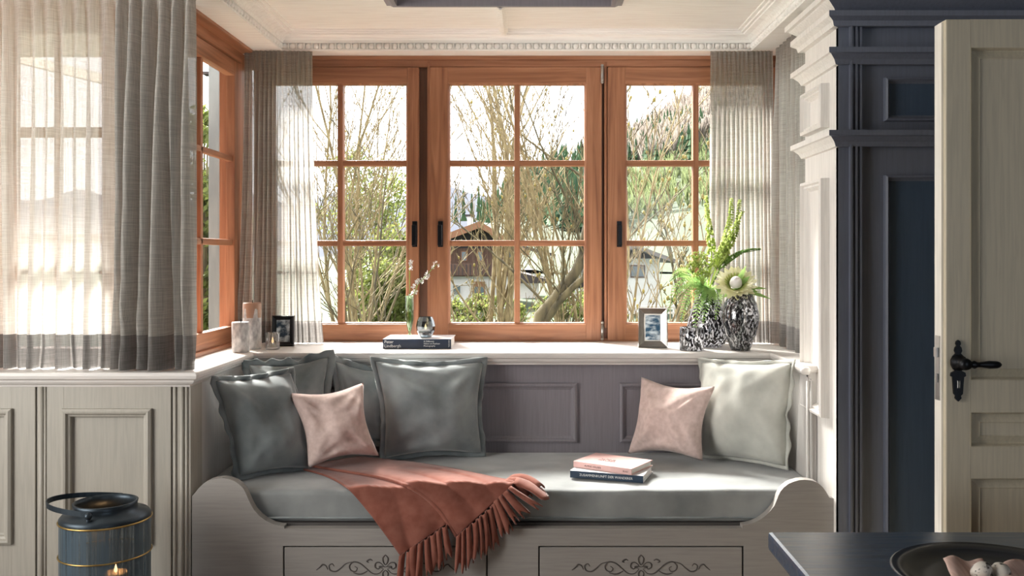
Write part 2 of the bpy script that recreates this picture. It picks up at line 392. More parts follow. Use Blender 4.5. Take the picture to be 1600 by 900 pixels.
# soffit box and cornice around the bay
t1 = struct('trim_1', (0, WY, SOF), 'cream soffit and carved cornice round the bay ceiling')
IL, IR, IB = -.995, .87, 3.669     # inner edges of the soffit
mb = MB()
mb.box(-3.3, IL, 2.50, WY+.02, SOF, CEIL+.05); mb.box(IR, 1.05, 2.60, WY+.02, SOF, CEIL+.05)
mb.box(IL, IR, IB, WY+.02, SOF, CEIL+.05)
mb.build('soffit', M['cream_h'], t1)
mb = MB()
prof = [(0, 0), (.006, .0), (.008, .006), (.004, .008), (.004, .028), (.012, .030), (.016, .040), (.028, .050), (.046, .055), (.048, .060), (.058, .060), (.060, .066), (.072, .067), (.073, .0713)]
rows = []
for (d, h) in prof:
    rows.append([(IL+d, 2.5, SOF+h), (IL+d, IB-d, SOF+h), (IR-d, IB-d, SOF+h), (IR-d, 2.6, SOF+h)])
mb.grid(rows, smooth=False)
mb.build('cornice', M['cream_h'], t1)
mb = MB()      # the carved bead row along the cornice
def bead(c, along):
    s = (.0125, .009, .0115) if along == 'x' else (.009, .0125, .0115)
    mb.ball(c, 1, 8, 6, s)
def rib(c, along):
    if along == 'x': mb.box(c[0]-.0022, c[0]+.0022, c[1]-.009, c[1]+.004, c[2]-.010, c[2]+.010)
    else: mb.box(c[0]-.004, c[0]+.009, c[1]-.0022, c[1]+.0022, c[2]-.010, c[2]+.010)
n = 60
for i in range(n):
    x = lerp(IL+.018, IR-.018, i/(n-1)); bead((x, IB-.006, SOF+.018), 'x')
    if i < n-1: rib((x+.5*(IR-IL-.036)/(n-1), IB-.006, SOF+.018), 'x')
n = 36
for i in range(n):
    y = lerp(2.55, IB-.02, i/(n-1)); bead((IL+.006, y, SOF+.018), 'y'); bead((IR-.006, y, SOF+.018), 'y')
mb.build('bead_row', M['cream_h'], t1)['kind'] = 'stuff'

# walls
wb = struct('wall_back', (0, 3.85, 0), 'wall below and above the back window')
boxo('parapet', M['plaster'], wb, -1.3, 1.15, 3.80, 3.95, 0, SILL-.005)
boxo('lintel', M['plaster'], wb, -1.3, 1.15, 3.80, 3.95, SOF+.02, CEIL+.4)
wlf = struct('wall_left', (-2, 3, 0), 'wall round the side windows')
boxo('parapet', M['plaster'], wlf, -1.32, -1.20, 3.0, 3.80, 0, SILL-.005)
boxo('parapet', M['plaster'], wlf, -3.4, -1.20, 2.99, 3.10, 0, SILL-.005)
boxo('lintel', M['plaster'], wlf, -1.32, -1.20, 3.0, 3.95, SOF+.02, CEIL+.4)
boxo('lintel', M['plaster'], wlf, -3.4, -1.20, 2.99, 3.10, SOF+.02, CEIL+.4)
boxo('pier', M['plaster'], wlf, -3.4, -2.55, 2.99, 3.10, SILL, SOF+.02)
# side wall of the room with its window opening, rear wall
boxo('panel', M['room_wall'], wlf, -2.78, -2.62, -3.1, .1, 0, CEIL); boxo('panel', M['room_wall'], wlf, -2.78, -2.62, 2.2, 2.99, 0, CEIL)
boxo('panel', M['room_wall'], wlf, -2.78, -2.62, .1, 2.2, 0, .65)
wre = struct('wall_rear', (0, -3, 0), 'rear wall of the room')
boxo('panel', M['room_wall'], wre, -3.4, 1.1, -3.1, -3.0, 0, CEIL); boxo('panel', M['room_wall'], wre, 2.3, 2.7, -3.1, -3.0, 0, CEIL)
boxo('panel', M['room_wall'], wre, 1.1, 2.3, -3.1, -3.0, 0, .9); boxo('panel', M['room_wall'], wre, 1.1, 2.3, -3.1, -3.0, 1.9, CEIL)  # opening left round the added fill lamp
wri = struct('wall_right', (1.8, 2.733, 0), 'dark grey panelled wall beside the window seat')
boxo('side_wall', M['room_wall'], wri, 2.6, 2.7, -3.1, 2.9, 0, CEIL)
# right side of the bay (window opening behind the curtain)
boxo('parapet', M['plaster'], wri, 1.03, 1.15, 3.06, 3.80, 0, SILL-.005)
boxo('lintel', M['plaster'], wri, 1.03, 1.15, 3.06, 3.80, SOF+.02, CEIL+.3)
boxo('reveal', M['plaster'], wri, .985, 1.15, 3.06, 3.13, SILL, SOF)

# ------------------------------------------------ panelled wall right of the bay: pilaster + panelling with its shade painted dark
PX, PY = .901, 2.733
boxo('backing', M['anthracite'], wri, PX+.004, 2.65, PY+.012, PY+.32, 0, CEIL)
boxo('pilaster_side', M['pilaster'], wri, PX, PX+.02, PY+.001, 3.066, 0, CEIL)
boxo('pilaster_front', M['anthracite'], wri, PX, X(1326, PY), PY, PY+.02, 0, CEIL)
mb = MB()       # bead strip beside the pilaster
x0 = X(1326, PY)
for (a, b2, h) in ((0, .006, .020), (.006, .016, .008), (.016, .022, .016), (.022, .030, .006), (.030, .037, .012)):
    mb.box(x0+a, x0+b2, PY-h+.004, PY+.015, 0, CEIL)
mb.build('bead_strip', M['anthracite'], wri)
YB = PY+.012
def dark_panel(px0, px1, py0, py1):
    mb = MB()
    mb.ring((0, YB, 0), (1, 0, 0), (0, 0, 1), (0, -1, 0), X(px0, YB), X(px1, YB), Z(py1, YB), Z(py0, YB),
            [(0, 0), (.001, .016), (.007, .020), (.011, .010), (.015, .005), (.018, .0015)])
    o = mb.build('panel_moulding', M['anthracite'], wri)
    mb = MB()
    mb.ring((0, YB, 0), (1, 0, 0), (0, 0, 1), (0, -1, 0), X(px0, YB), X(px1, YB), Z(py1, YB), Z(py0, YB), [(.0155, -.001), (.016, .002), (.018, .002)], cap=True)
    mb.build('panel', M['anthracite_panel'], wri)
dark_panel(1380, 1600, 122, 190); dark_panel(1380, 1600, 274, 980); dark_panel(1640, 1800, 122, 190); dark_panel(1640, 1800, 274, 980)
# mouldings that run along the shade-painted wall and return on the pilaster's light-painted side
def entab(py0, py1, proj, steps):
    z1, z0 = Z(py0, PY), Z(py1, PY); h = z1-z0
    pts = [(0, 0)]+[(a*proj, b*h) for a, b in steps]+[(0, h)]
    front = [(PY-a, z0+b) for a, b in pts]
    mb = MB(); rows = []
    for a, b in pts:
        rows.append([(PX-a, PY-a, z0+b), (2.6, PY-a, z0+b)])
    mb.grid(rows, smooth=False)
    mb.build('wall_moulding', M['anthracite'], wri)
    mb = MB(); rows = []
    for a, b in pts:
        rows.append([(PX-a, PY-a, z0+b), (PX-a, 3.06+a, z0+b), (PX+.015, 3.06+a, z0+b)])
    mb.grid(rows, smooth=False)
    mb.build('pilaster_moulding', M['pilaster'], wri)
S1 = [(.25, .02), (.35, .2), (.75, .55), (.8, .62), (1, .66), (1, 1)]
entab(-6, 20, .055, S1); entab(21, 43, .04, [(.5, .0), (.6, .35), (1, .6), (1, .98)])
entab(77, 102, .04, [(.3, .02), (.45, .3), (.8, .6), (1, .64), (1, .97)])
entab(205, 230, .04, [(.3, .02), (.45, .3), (.8, .6), (1, .64), (1, .97)])
def side_panel(z0, z1):
    mb = MB()
    mb.ring((PX, 0, 0), (0, 1, 0), (0, 0, 1), (-1, 0, 0), 2.815, 3.035, z0, z1,
            [(0, 0), (.001, .026), (.010, .030), (.014, .018), (.02, .020), (.026, .008), (.03, .001)], cap=False)
    mb.build('panel_moulding', M['pilaster'], wri)
    mb = MB(); mb.box(PX-.0015, PX+.002, 2.844, 3.006, z0+.029, z1-.029); mb.build('panel', M['pilaster'], wri)
side_panel(1.590, 1.725); side_panel(.708, 1.437)

# ------------------------------------------------ windows
def flat_pane(parent, axis, at, a0, a1, z0, z1):
    if axis == 'y': return boxo('pane', M['glass'], parent, a0, a1, at, at+.004, z0, z1)
    return boxo('pane', M['glass'], parent, at, at+.004, a0, a1, z0, z1)
w1 = struct('window_1', (0, WY, SILL), 'wide larch window with three divided casements above the seat')
F = WY
mz, mx_ = M['wood_z'], M['wood_x']
# fixed frame
mb = MB(); mb.box(-1.20, 1.06, F-.004, F+.07, Z(105, F), SOF+.03, .003)
mb.build('head_rail', mx_, w1)
boxo('head_moulding', mx_, w1, -1.20, 1.06, F-.012, F+.002, Z(94, F), SOF+.01, .003)
boxo('bottom_rail', mx_, w1, -1.20, 1.06, F+.004, F+.09, SILL-.01, Z(512, F), .003)
boxo('drip_rail', mx_, w1, -1.10, .99, F-.012, F+.02, SILL-.005, Z(528, F), .004)
boxo('corner_post', M['wood_z'], w1, -1.235, -1.165+.003, F-.105, F+.09, SILL-.01, SOF+.03, .003)
boxo('corner_post', M['wood_z'], w1, .985, 1.06, F-.004, F+.09, SILL-.01, SOF+.03, .003)
for a, b2 in ((655, 669), (939, 949)):
    boxo('mullion', M['rebate'], w1, X(a-3, F), X(b2+3, F), F+.014, F+.08, SILL, Z(100, F))
boxo('mullion_bead', mz, w1, X(668, F), X(672, F), F-.008, F+.02, Z(512, F), Z(97, F), .001)
boxo('mullion_bead', mz, w1, X(944, F), X(948, F), F-.008, F+.02, Z(512, F), Z(97, F), .001)
def sash(px0, px1, gx0, gx1, mun, handle_px, hinges=()):
    x0, x1, a0, a1, mu = X(px0, F), X(px1, F), X(gx0, F), X(gx1, F), X(mun, F)
    zt, zb, g1, g0 = Z(106, F), Z(531, F), Z(131, F), Z(506, F)
    s = bpy.data.objects.new('sash', None); col.objects.link(s); s.parent = w1
    y0, y1 = F-.016, F+.045
    boxo('stile', mz, s, x0, a0, y0, y1, zb, zt, .0035); boxo('stile', mz, s, a1, x1, y0, y1, zb, zt, .0035)
    boxo('rail', mx_, s, a0-.001, a1+.001, y0+.0005, y1, g1, zt, .003); boxo('rail', mx_, s, a0-.001, a1+.001, y0+.0005, y1, zb, g0, .003)
    # glazing beads
    mb = MB(); mb.ring((0, y0+.004, 0), (1, 0, 0), (0, 0, 1), (0, -1, 0), a0-.002, a1+.002, g0-.002, g1+.002, [(0, 0), (.006, -.004), (.009, -.014), (.009, -.02)])
    mb.build('glazing_bead', mz, s)
    boxo('muntin', mz, s, mu-.0115, mu+.0115, y0+.010, y1-.008, g0, g1, .004)
    hs = [255, 380]
    for h in hs: boxo('muntin', mx_, s, a0, a1, y0+.012, y1-.008, Z(h, F)-.0115, Z(h, F)+.0115, .004)
    zs = [g0, Z(380, F), Z(255, F), g1]
    for i in range(3):
        for (p, q) in ((a0, mu), (mu, a1)): flat_pane(s, 'y', F+.02, p+.002, q-.002, zs[i]+.001, zs[i+1]-.001)
    # handle
    hx = X(handle_px, F); mb = MB()
    mb.box(hx-.010, hx+.010, y0-.008, y0, Z(386, F), Z(346, F), .002)
    mb.box(hx-.006, hx+.006, y0-.030, y0-.008, Z(358, F)-.006, Z(358, F)+.006, .001)
    mb.box(hx-.0085, hx+.0085, y0-.038, y0-.026, Z(384, F), Z(352, F), .003)
    mb.build('handle', M['black_iron'], s)
    for hy in hinges:
        mb = MB(); z = Z(hy, F)
        mb.tube([(x1+.001, y0-.006, z-.030), (x1+.001, y0-.006, z+.030)], .006, 8)
        for q in (-.033, .033): mb.ball((x1+.001, y0-.006, z+q), .007, 8, 6)
        mb.build('hinge', M['steel'], s)
sash(398, 655, 427, 637, 532, 649)
sash(672, 940, 701, 915, 808, 689, (117, 516))
sash(949, 1222, 977, 1195, 1087, 967)

# left side window (plane x = -1.165)
w2 = struct('window_2', (-1.165, 3.3, SILL), 'larch side window in the left return of the bay')
WX = -1.165; my = M['wood_y']
boxo('head_rail', my, w2, WX-.07, WX+.02, 2.99, WY-.1, Z(107, F), SOF+.03, .003)
boxo('head_lining', my, w2, WX-.02, WX+.065, 2.99, WY-.1, SOF-.012, SOF+.002, .002)
boxo('bottom_rail', my, w2, WX-.07, WX+.012, 2.99, WY-.1, SILL-.01, SILL+.040, .004)
boxo('bottom_moulding', my, w2, WX-.01, WX+.026, 2.99, WY-.1, SILL-.005, SILL+.016, .005)
boxo('corner_post', M['wood_z'], w2, -1.30, WX+.01, 2.94, 3.02, SILL-.01, SOF+.03, .003)
def side_sash(y0, y1, wxx, sgn, parent):
    s = bpy.data.objects.new('sash', None); col.objects.link(s); s.parent = parent
    st = .062; zb, zt, g0, g1 = SILL+.032, Z(108, F), SILL+.075, Z(131, F)
    xa, xb = wxx-.022*sgn, wxx+.012*sgn
    boxo('stile', mz, s, xa, xb, y0, y0+st, zb, zt, .0035); boxo('stile', mz, s, xa, xb, y1-st, y1, zb, zt, .0035)
    boxo('rail', my, s, xa, xb-.0005*sgn, y0+st-.001, y1-st+.001, g1, zt, .003); boxo('rail', my, s, xa, xb-.0005*sgn, y0+st-.001, y1-st+.001, zb, g0, .003)
    ym = 3.262 if sgn > 0 else (y0+y1)/2
    boxo('muntin', mz, s, xa+.006*sgn, xb-.008*sgn, ym-.0115, ym+.0115, g0, g1, .004)
    zs = [g0, Z(380, F), Z(255, F), g1]
    for h in zs[1:3]: boxo('muntin', my, s, xa+.006*sgn, xb-.008*sgn, y0+st, y1-st, h-.0115, h+.0115, .004)
    for i in range(3):
        for (p, q) in ((y0+st, ym), (ym, y1-st)): flat_pane(s, 'x', wxx-.008*sgn, p+.002, q-.002, zs[i]+.001, zs[i+1]-.001)
side_sash(2.99+.03, 3.655, WX, 1, w2)
# front left window (plane y = 2.95), seen through the sheer curtain
w3 = struct('window_3', (-1.9, 2.95, SILL), 'larch window behind the sheer curtain')
Yw = 2.955
boxo('head_rail', mx_, w3, -2.56, -1.30, Yw, Yw+.07, Z(44, Yw), SOF+.03); boxo('bottom_rail', mx_, w3, -2.56, -1.30, Yw, Yw+.07, SILL-.01, SILL+.05)
for a, b2 in ((-2.56, -2.46), (X(160, Yw), -1.295), (X(-4, Yw)-.03, X(-4, Yw)+.035)): boxo('stile', mz, w3, a, b2, Yw-.004, Yw+.07, SILL, SOF)
for h in (205, 372): boxo('muntin', mx_, w3, -2.47, X(161, Yw), Yw+.012, Yw+.05, Z(h, Yw)-.015, Z(h, Yw)+.015, .003)
boxo('muntin', mz, w3, X(80, Yw)-.006, X(80, Yw)+.006, Yw+.03, Yw+.05, SILL+.05, SOF)
zs = [SILL+.05, Z(372, Yw), Z(205, Yw), Z(44, Yw)]
for i in range(3):
    for (p, q) in ((-2.46, X(-4, Yw)-.03), (X(-4, Yw)+.035, X(160, Yw))): flat_pane(w3, 'y', Yw+.035, p, q, zs[i], zs[i+1])
# right side window behind the curtain
w4 = struct('window_4', (1.04, 3.4, SILL), 'larch side window behind the short curtain')
boxo('head_rail', my, w4, 1.0, 1.09, 3.13, WY, Z(107, F), SOF+.03); boxo('bottom_rail', my, w4, 1.0, 1.09, 3.13, WY, SILL-.01, SILL+.04)
side_sash(3.14, 3.70, 1.04, -1, w4)

# ------------------------------------------------ window sill (three runs joined)
ws = thing('window_sill', (-.1, 3.4, SILL), 'pale painted window sill running round the whole bay above the seat back', 'window sill', kind='structure')
YF, YBK, SXL, SXR = 2.75, 3.315, -1.0, .852
mb = MB()
mb.box(-3.2, SXL, YF, 2.985, SILL-.022, SILL, .004)
mb.box(-1.20, SXL, YF+.02, WY+.01, SILL-.0222, SILL-.0002)
mb.box(SXL-.02, SXR+.02, YBK, WY+.01, SILL-.0224, SILL-.0004, .004)
mb.box(SXR, 1.03, 2.93, WY+.01, SILL-.0226, SILL-.0006, .004)
mb.build('board', M['sill'], ws)
mb = MB()        # nosing and bed mould following the front edge
path = [(-3.2, YF), (SXL, YF), (SXL, YBK), (SXR, YBK), (SXR, 2.915)]
prof = [(0, 0), (.004, -.002), (.006, -.010), (.004, -.019), (0, -.022), (-.006, -.024), (-.007, -.030), (-.012, -.036), (-.022, -.040), (-.024, -.046)]
nrm = [(0, -1), (.7071*1.414, -1), (1, -1), (-1, -1), (-1, 0)]
rows = []
for d, h in prof: rows.append([(p[0]+n2[0]*d, p[1]+n2[1]*d, SILL+h) for p, n2 in zip(path, nrm)])
mb.grid(rows, smooth=False); mb.build('nosing', M['sill'], ws)
mb = MB()
mb.lathe([(0, -.013), (.010, -.012), (.015, -.006), (.0165, 0), (.015, .006), (.010, .012), (0, .013)], (SXR+.006, 2.917, SILL-.016), 16)
mb.build('rounded_end', M['sill'], ws)

# ------------------------------------------------ panelling behind the seat
t3 = struct('trim_2', (0, 3.37, .4), 'grey panelled seat back below the sill')
BP = 3.37
boxo('backboard', M['taupe_dark'], t3, -1.03, .90, BP, BP+.03, 0, SILL-.02)
for a in (502, 735, 968):
    mb = MB()
    mb.ring((0, BP, 0), (1, 0, 0), (0, 0, 1), (0, -1, 0), X(a, BP), X(a+167, BP), Z(691, BP), Z(598, BP), [(0, 0), (.001, .010), (.007, .013), (.012, .012), (.016, .006), (.022, .004), (.025, .0005)])
    mb.build('panel_moulding', M['taupe_dark'], t3)
    mb = MB(); mb.box(X(a, BP)+.024, X(a+167, BP)-.024, BP-.0015, BP+.002, Z(691, BP)+.024, Z(598, BP)-.024); mb.build('panel', M['taupe_dark'], t3)
boxo('left_end_board', M['end_board'], t3, -1.054, -1.024, 2.78, BP, 0, SILL-.022)
boxo('right_end_board', M['end_board'], t3, .872, .899, 2.935, BP, 0, SILL-.022)
mb = MB()
for dx in (0, .011): mb.tube([(.870+dx, 2.932, 0), (.870+dx, 2.932, SILL-.05)], .005, 8)
mb.build('end_bead', M['end_board'], t3)

# ------------------------------------------------ built-in cabinets left of the seat
CF = 2.775
def cabinet(pxa, pxb, ma, mbb, label):
    xa, xb = X(pxa, CF), X(pxb, CF)
    c = thing('panelled_cabinet', ((xa+xb)/2, CF, 0), label, 'cabinet')
    boxo('body', M['taupe'], c, xa, xb, CF+.012, CF+.165, 0, SILL-.04)
    z1 = SILL-.046
    d = bpy.data.objects.new('door', None); col.objects.link(d); d.parent = c
    a, b2 = X(ma, CF), X(mbb, CF); pz0, pz1 = Z(848, CF), Z(640, CF)
    mb = MB()
    mb.box(xa+.002, a, CF, CF+.014, .06, z1, .0015); mb.box(b2, xb-.002, CF, CF+.014, .06, z1, .0015)
    mb.box(a, b2, CF, CF+.0139, pz1, z1); mb.box(a, b2, CF, CF+.0139, .06, pz0)
    mb.build('door_frame', M['taupe'], d)
    mb = MB()
    mb.ring((0, CF, 0), (1, 0, 0), (0, 0, 1), (0, -1, 0), a-.004, b2+.004, pz0-.004, pz1+.004,
            [(0, -.001), (.001, .010), (.008, .014), (.014, .013), (.018, .006), (.024, .004), (.026, -.008), (.032, -.0095)])
    mb.build('door_moulding', M['taupe'], d)
    boxo('door_panel', M['taupe'], d, a+.018, b2-.018, CF+.009, CF+.013, pz0+.018, pz1-.018)
    boxo('plinth', M['taupe_dark'], c, xa, xb, CF+.006, CF+.02, 0, .06)
    return c
cabinet(72, 268, 100, 236, 'taupe built-in cabinet with panelled door behind the lantern')
cabinet(-170, 56, -110, 18, 'taupe built-in cabinet cut off by the picture edge, away from the seat')
def stile(pxa, pxb, beads):
    mb = MB(); mb.box(X(pxa, CF), X(pxb, CF), CF+.004, CF+.1, 0, SILL-.04)
    for p, r in beads: mb.tube([(X(p, CF), CF+.003, 0), (X(p, CF), CF+.003, SILL-.045)], r, 8)
    o = mb.build('trim_3', M['taupe']); o['kind'] = 'structure'
stile(57, 71, [(64, .008), (70, .004)])
stile(269, 297, [(273, .004), (284, .006), (291, .004)])

# ------------------------------------------------ door leaf standing open on the right
DY = 2.0
dr = struct('door_1', (X(1478, DY), DY, 0), 'tan panelled door standing open beside the dark wall')
xd0, xd1, zt = X(1478, DY), X(1478, DY)+.74, Z(30, DY)
pans = [(75, 593), (645, 697), (748, 1180)]
pxl = X(1518, DY); pxr = xd1-(pxl-xd0)
mb = MB()
mb.box(xd0, pxl, DY, DY+.046, .02, zt, .0025); mb.box(pxr, xd1, DY, DY+.046, .02, zt, .0025)
zedges = [zt]+[Z(v, DY) for p in pans for v in p]+[.02]
for i in range(0, len(zedges), 2):
    if zedges[i] > zedges[i+1]: mb.box(pxl-.002, pxr+.002, DY+.0003, DY+.0455, zedges[i+1], zedges[i])
mb.build('leaf', M['door'], dr)
for (p0, p1) in pans:
    mb = MB(); z0, z1 = Z(p1, DY), Z(p0, DY)
    mb.ring((0, DY, 0), (1, 0, 0), (0, 0, 1), (0, -1, 0), pxl-.001, pxr+.001, z0-.001, z1+.001, [(0, .001), (.002, -.004), (.004, -.012), (.006, -.014), (.022, -.006), (.024, -.008), (.03, -.0082)], cap=True)
    mb.build('door_panel', M['door'], dr)
mb = MB()       # door stop rebate on the edge, window light painted in as cream
mb.box(xd0-.0045, xd0, DY+.012, DY+.046, .02, zt-.004); mb.build('edge_strip', M['cream'], dr)
mb = MB(); mb.box(xd0-.0065, xd0-.004, DY+.018, DY+.040, Z(628, DY), Z(526, DY))
mb.build('lock_plate', M['steel'], dr)
mb = MB(); mb.box(xd0-.011, xd0-.006, DY+.022, DY+.036, Z(560, DY), Z(545, DY)); mb.box(xd0-.009, xd0-.006, DY+.024, DY+.034, Z(600, DY), Z(586, DY)); mb.build('latch', M['steel'], dr)
hx = X(1496, DY)
outl = [(0, 531), (3, 533), (4, 537), (2.5, 540), (5, 543), (6, 548), (4, 552), (8, 556), (11, 562), (11, 570), (8, 576), (5, 579), (11, 582), (12, 587), (9, 589), (8, 600), (7, 615), (4, 618), (5, 622), (0, 627)]
pts = [(hx+a*DY/K, Z(b, DY)) for a, b in outl]+[(hx-a*DY/K, Z(b, DY)) for a, b in reversed(outl[1:-1])]
mb = MB(); mb.prism(pts, 'y', DY-.005, DY); mb.build('handle_plate', M['black_iron'], dr)
mb = MB()
hz = Z(566, DY); seg = [(.016, 0), (.017, .008), (.012, .012), (.010, .03), (.013, .034), (.011, .042), (0, .044)]
b0 = len(mb.v); mb.lathe(seg, (0, 0, 0), 16)
for i in range(b0, len(mb.v)): v = mb.v[i]; mb.v[i] = (hx+v[0], DY-.004-v[2], hz+v[1])
xs = [0, .012, .018, .024, .03, .05, .066, .072, .076]; rr = [.007, .006, .009, .006, .0055, .0085, .008, .006, .002]
mb.tube([(hx+a, DY-.038, hz-.001) for a in xs], rr, 10); mb.build('handle', M['black_iron'], dr)
mb = MB(); mb.ring((0, DY-.006, 0), (1, 0, 0), (0, 0, 1), (0, -1, 0), hx-.003, hx+.003, Z(606, DY), Z(594, DY), [(0, 0), (.001, .002), (.002, 0)]); mb.build('keyhole', M['steel'], dr)

# ================================================================ THE WINDOW SEAT
bn = thing('window_seat_bench', (-.06, CF, 0), 'long taupe built-in bench with scrolled ends and carved drawers below the windows', 'bench')
arcR = [(1160, 826), (1160, 821), (1166, 820), (1176, 817.5), (1185, 813.6), (1192, 809), (1198.5, 803.5), (1205, 797), (1210, 790), (1213.5, 782), (1216.5, 774), (1220, 767), (1225.5, 761), (1232, 756), (1239, 753), (1248, 750.3), (1257, 749.5), (1267, 750.6), (1275, 753), (1281, 757), (1286, 762), (1291, 769), (1296, 777.5), (1304, 779)]
arcL = [(300, 775), (304, 771), (310, 763), (318, 755.5), (327, 750.5), (337, 747.8), (347, 747), (357, 748.4), (367, 752), (374, 757), (380, 763), (384, 771), (388, 780), (392, 788.5), (397, 797), (405, 806), (415, 813.5), (427, 819), (437, 821.5), (444, 822), (444, 826)]
top = [(X(a, CF), Z(b, CF)) for a, b in arcL]+[(X(a, CF), Z(b, CF)) for a, b in arcR]
zr = Z(853, CF); ol = [(X(300, CF), zr)]+top+[(X(1304, CF), zr)]
mb = MB(); mb.prism(ol, 'y', CF, CF+.032)
for a, b2 in ((300, 442), (762, 841), (1162, 1304)): mb.box(X(a, CF), X(b2, CF), CF, CF+.032, 0, zr)
mb.box(X(300, CF), X(1304, CF), CF, CF+.0318, 0, .05)
mb.build('front_panel', M['bench'], bn)
boxo('seat_box', M['groove'], bn, X(300, CF)+.01, X(1304, CF)-.01, CF+.035, 3.36, 0, .392)
def swirl(cx, mirror, parent, yy):
    s = -1 if mirror else 1; mb = MB()
    curves = [
        [(3, -3), (9, -8), (15, -7), (16, -1), (11, 2), (8, -2)],
        [(3, 2), (10, 9), (20, 9), (30, 1), (40, -7), (50, -9), (56, -3), (54, 4), (47, 6), (44, 1), (48, -2)],
        [(28, 5), (35, 9), (42, 10), (50, 8)],
        [(20, -11), (24, -13), (29, -10), (26, -8)],
        [(52, -9), (62, -6), (70, 1), (78, 6), (86, 4), (88, -3), (83, -6), (80, -2)],
        [(90, 3), (93, -3), (98, -5), (102, -1), (108, 4)],
        [(0, -20), (4, -15), (3, -8), (0, -4)], [(0, 4), (4, 8), (3, 15), (0, 20)],
        [(0, -1), (6, -2), (10, -1), (4, 1)]]
    for cv in curves:
        pts = [Vector((cx+s*a*CF/K, yy, Z(887+b, CF))) for a, b in cv]
        sm = []                                        # Catmull-Rom
        for i in range(len(pts)-1):
            p0, p1, p2, p3 = pts[max(i-1, 0)], pts[i], pts[i+1], pts[min(i+2, len(pts)-1)]
            for k in range(5):
                t = k/5; sm.append(.5*((2*p1)+(p2-p0)*t+(2*p0-5*p1+4*p2-p3)*t*t+(3*p1-p0-3*p2+p3)*t**3))
        sm.append(pts[-1]); n = len(sm)
        mb.tube(sm, [.0021*(.45+.55*math.sin(math.pi*(i+.6)/(n+.2))) for i in range(n)], 6)
    return mb.build('carved_scroll', M['groove'], parent)
for a, b2, lab in ((442, 762, 'left'), (841, 1162, 'right')):
    g = .0045
    mb = MB(); mb.box(X(a, CF)+g, X(b2, CF)-g, CF+.001, CF+.03, .055, zr-g, .002)
    dwr = mb.build('drawer', M['bench'], bn)
    cx = X((a+b2)/2, CF)
    swirl(cx, False, dwr, CF+.0008); swirl(cx, True, dwr, CF+.0008)
# seat mattress
mb = MB()
mx0, mx1, my0, my1, mz0, mz1 = -1.018, .868, 2.812, 3.366, .393, .490
rad = .016; loop = []
def arc(cy, cz, a0): return [(cy+rad*math.cos(a0+k*math.pi/8), cz+rad*math.sin(a0+k*math.pi/8)) for k in range(5)]
loop += [(lerp(my1-rad, my0+rad, k/24), mz1) for k in range(1, 24)]
loop += arc(my0+rad, mz1-rad, math.pi/2)[0:5] + [(my0, lerp(mz1-rad, mz0+rad, k/6)) for k in range(1, 6)]
loop += arc(my0+rad, mz0+rad, math.pi) + arc(my1-rad, mz0+rad, 1.5*math.pi) + arc(my1-rad, mz1-rad, 0)
rows = []
for k in range(121):
    x = lerp(mx0, mx1, k/120); row = []
    for (y, z) in loop:
        dz = noise.noise(Vector((x*4, y*6, 1)))*.004+noise.noise(Vector((x*11, y*13, 7)))*.0022 if z > mz1-.01 and y < 3.34 else 0
        dy = noise.noise(Vector((x*6, z*9, 5)))*.003 if y < my0+.01 else 0
        row.append((x, y+dy, z+dz))
    rows.append(row)
mb.grid(rows, wrap=True)
nl = len(loop); mb.add(rows[0], [tuple(range(nl))]); mb.add(rows[-1], [tuple(range(nl))])
seat = mb.build('seat_mattress', M['velvet_seat'])
tag(seat, 'long grey velvet mattress covering the window seat', 'mattress')
o2 = MB(); o2.tube([(lerp(mx0+.02, mx1-.02, i/60), my0-.001+noise.noise(Vector((lerp(mx0, mx1, i/60)*6, mz1*9, 5)))*.003, mz0+.014) for i in range(61)], .003, 6)
o2.build('piping', M['velvet'], seat)

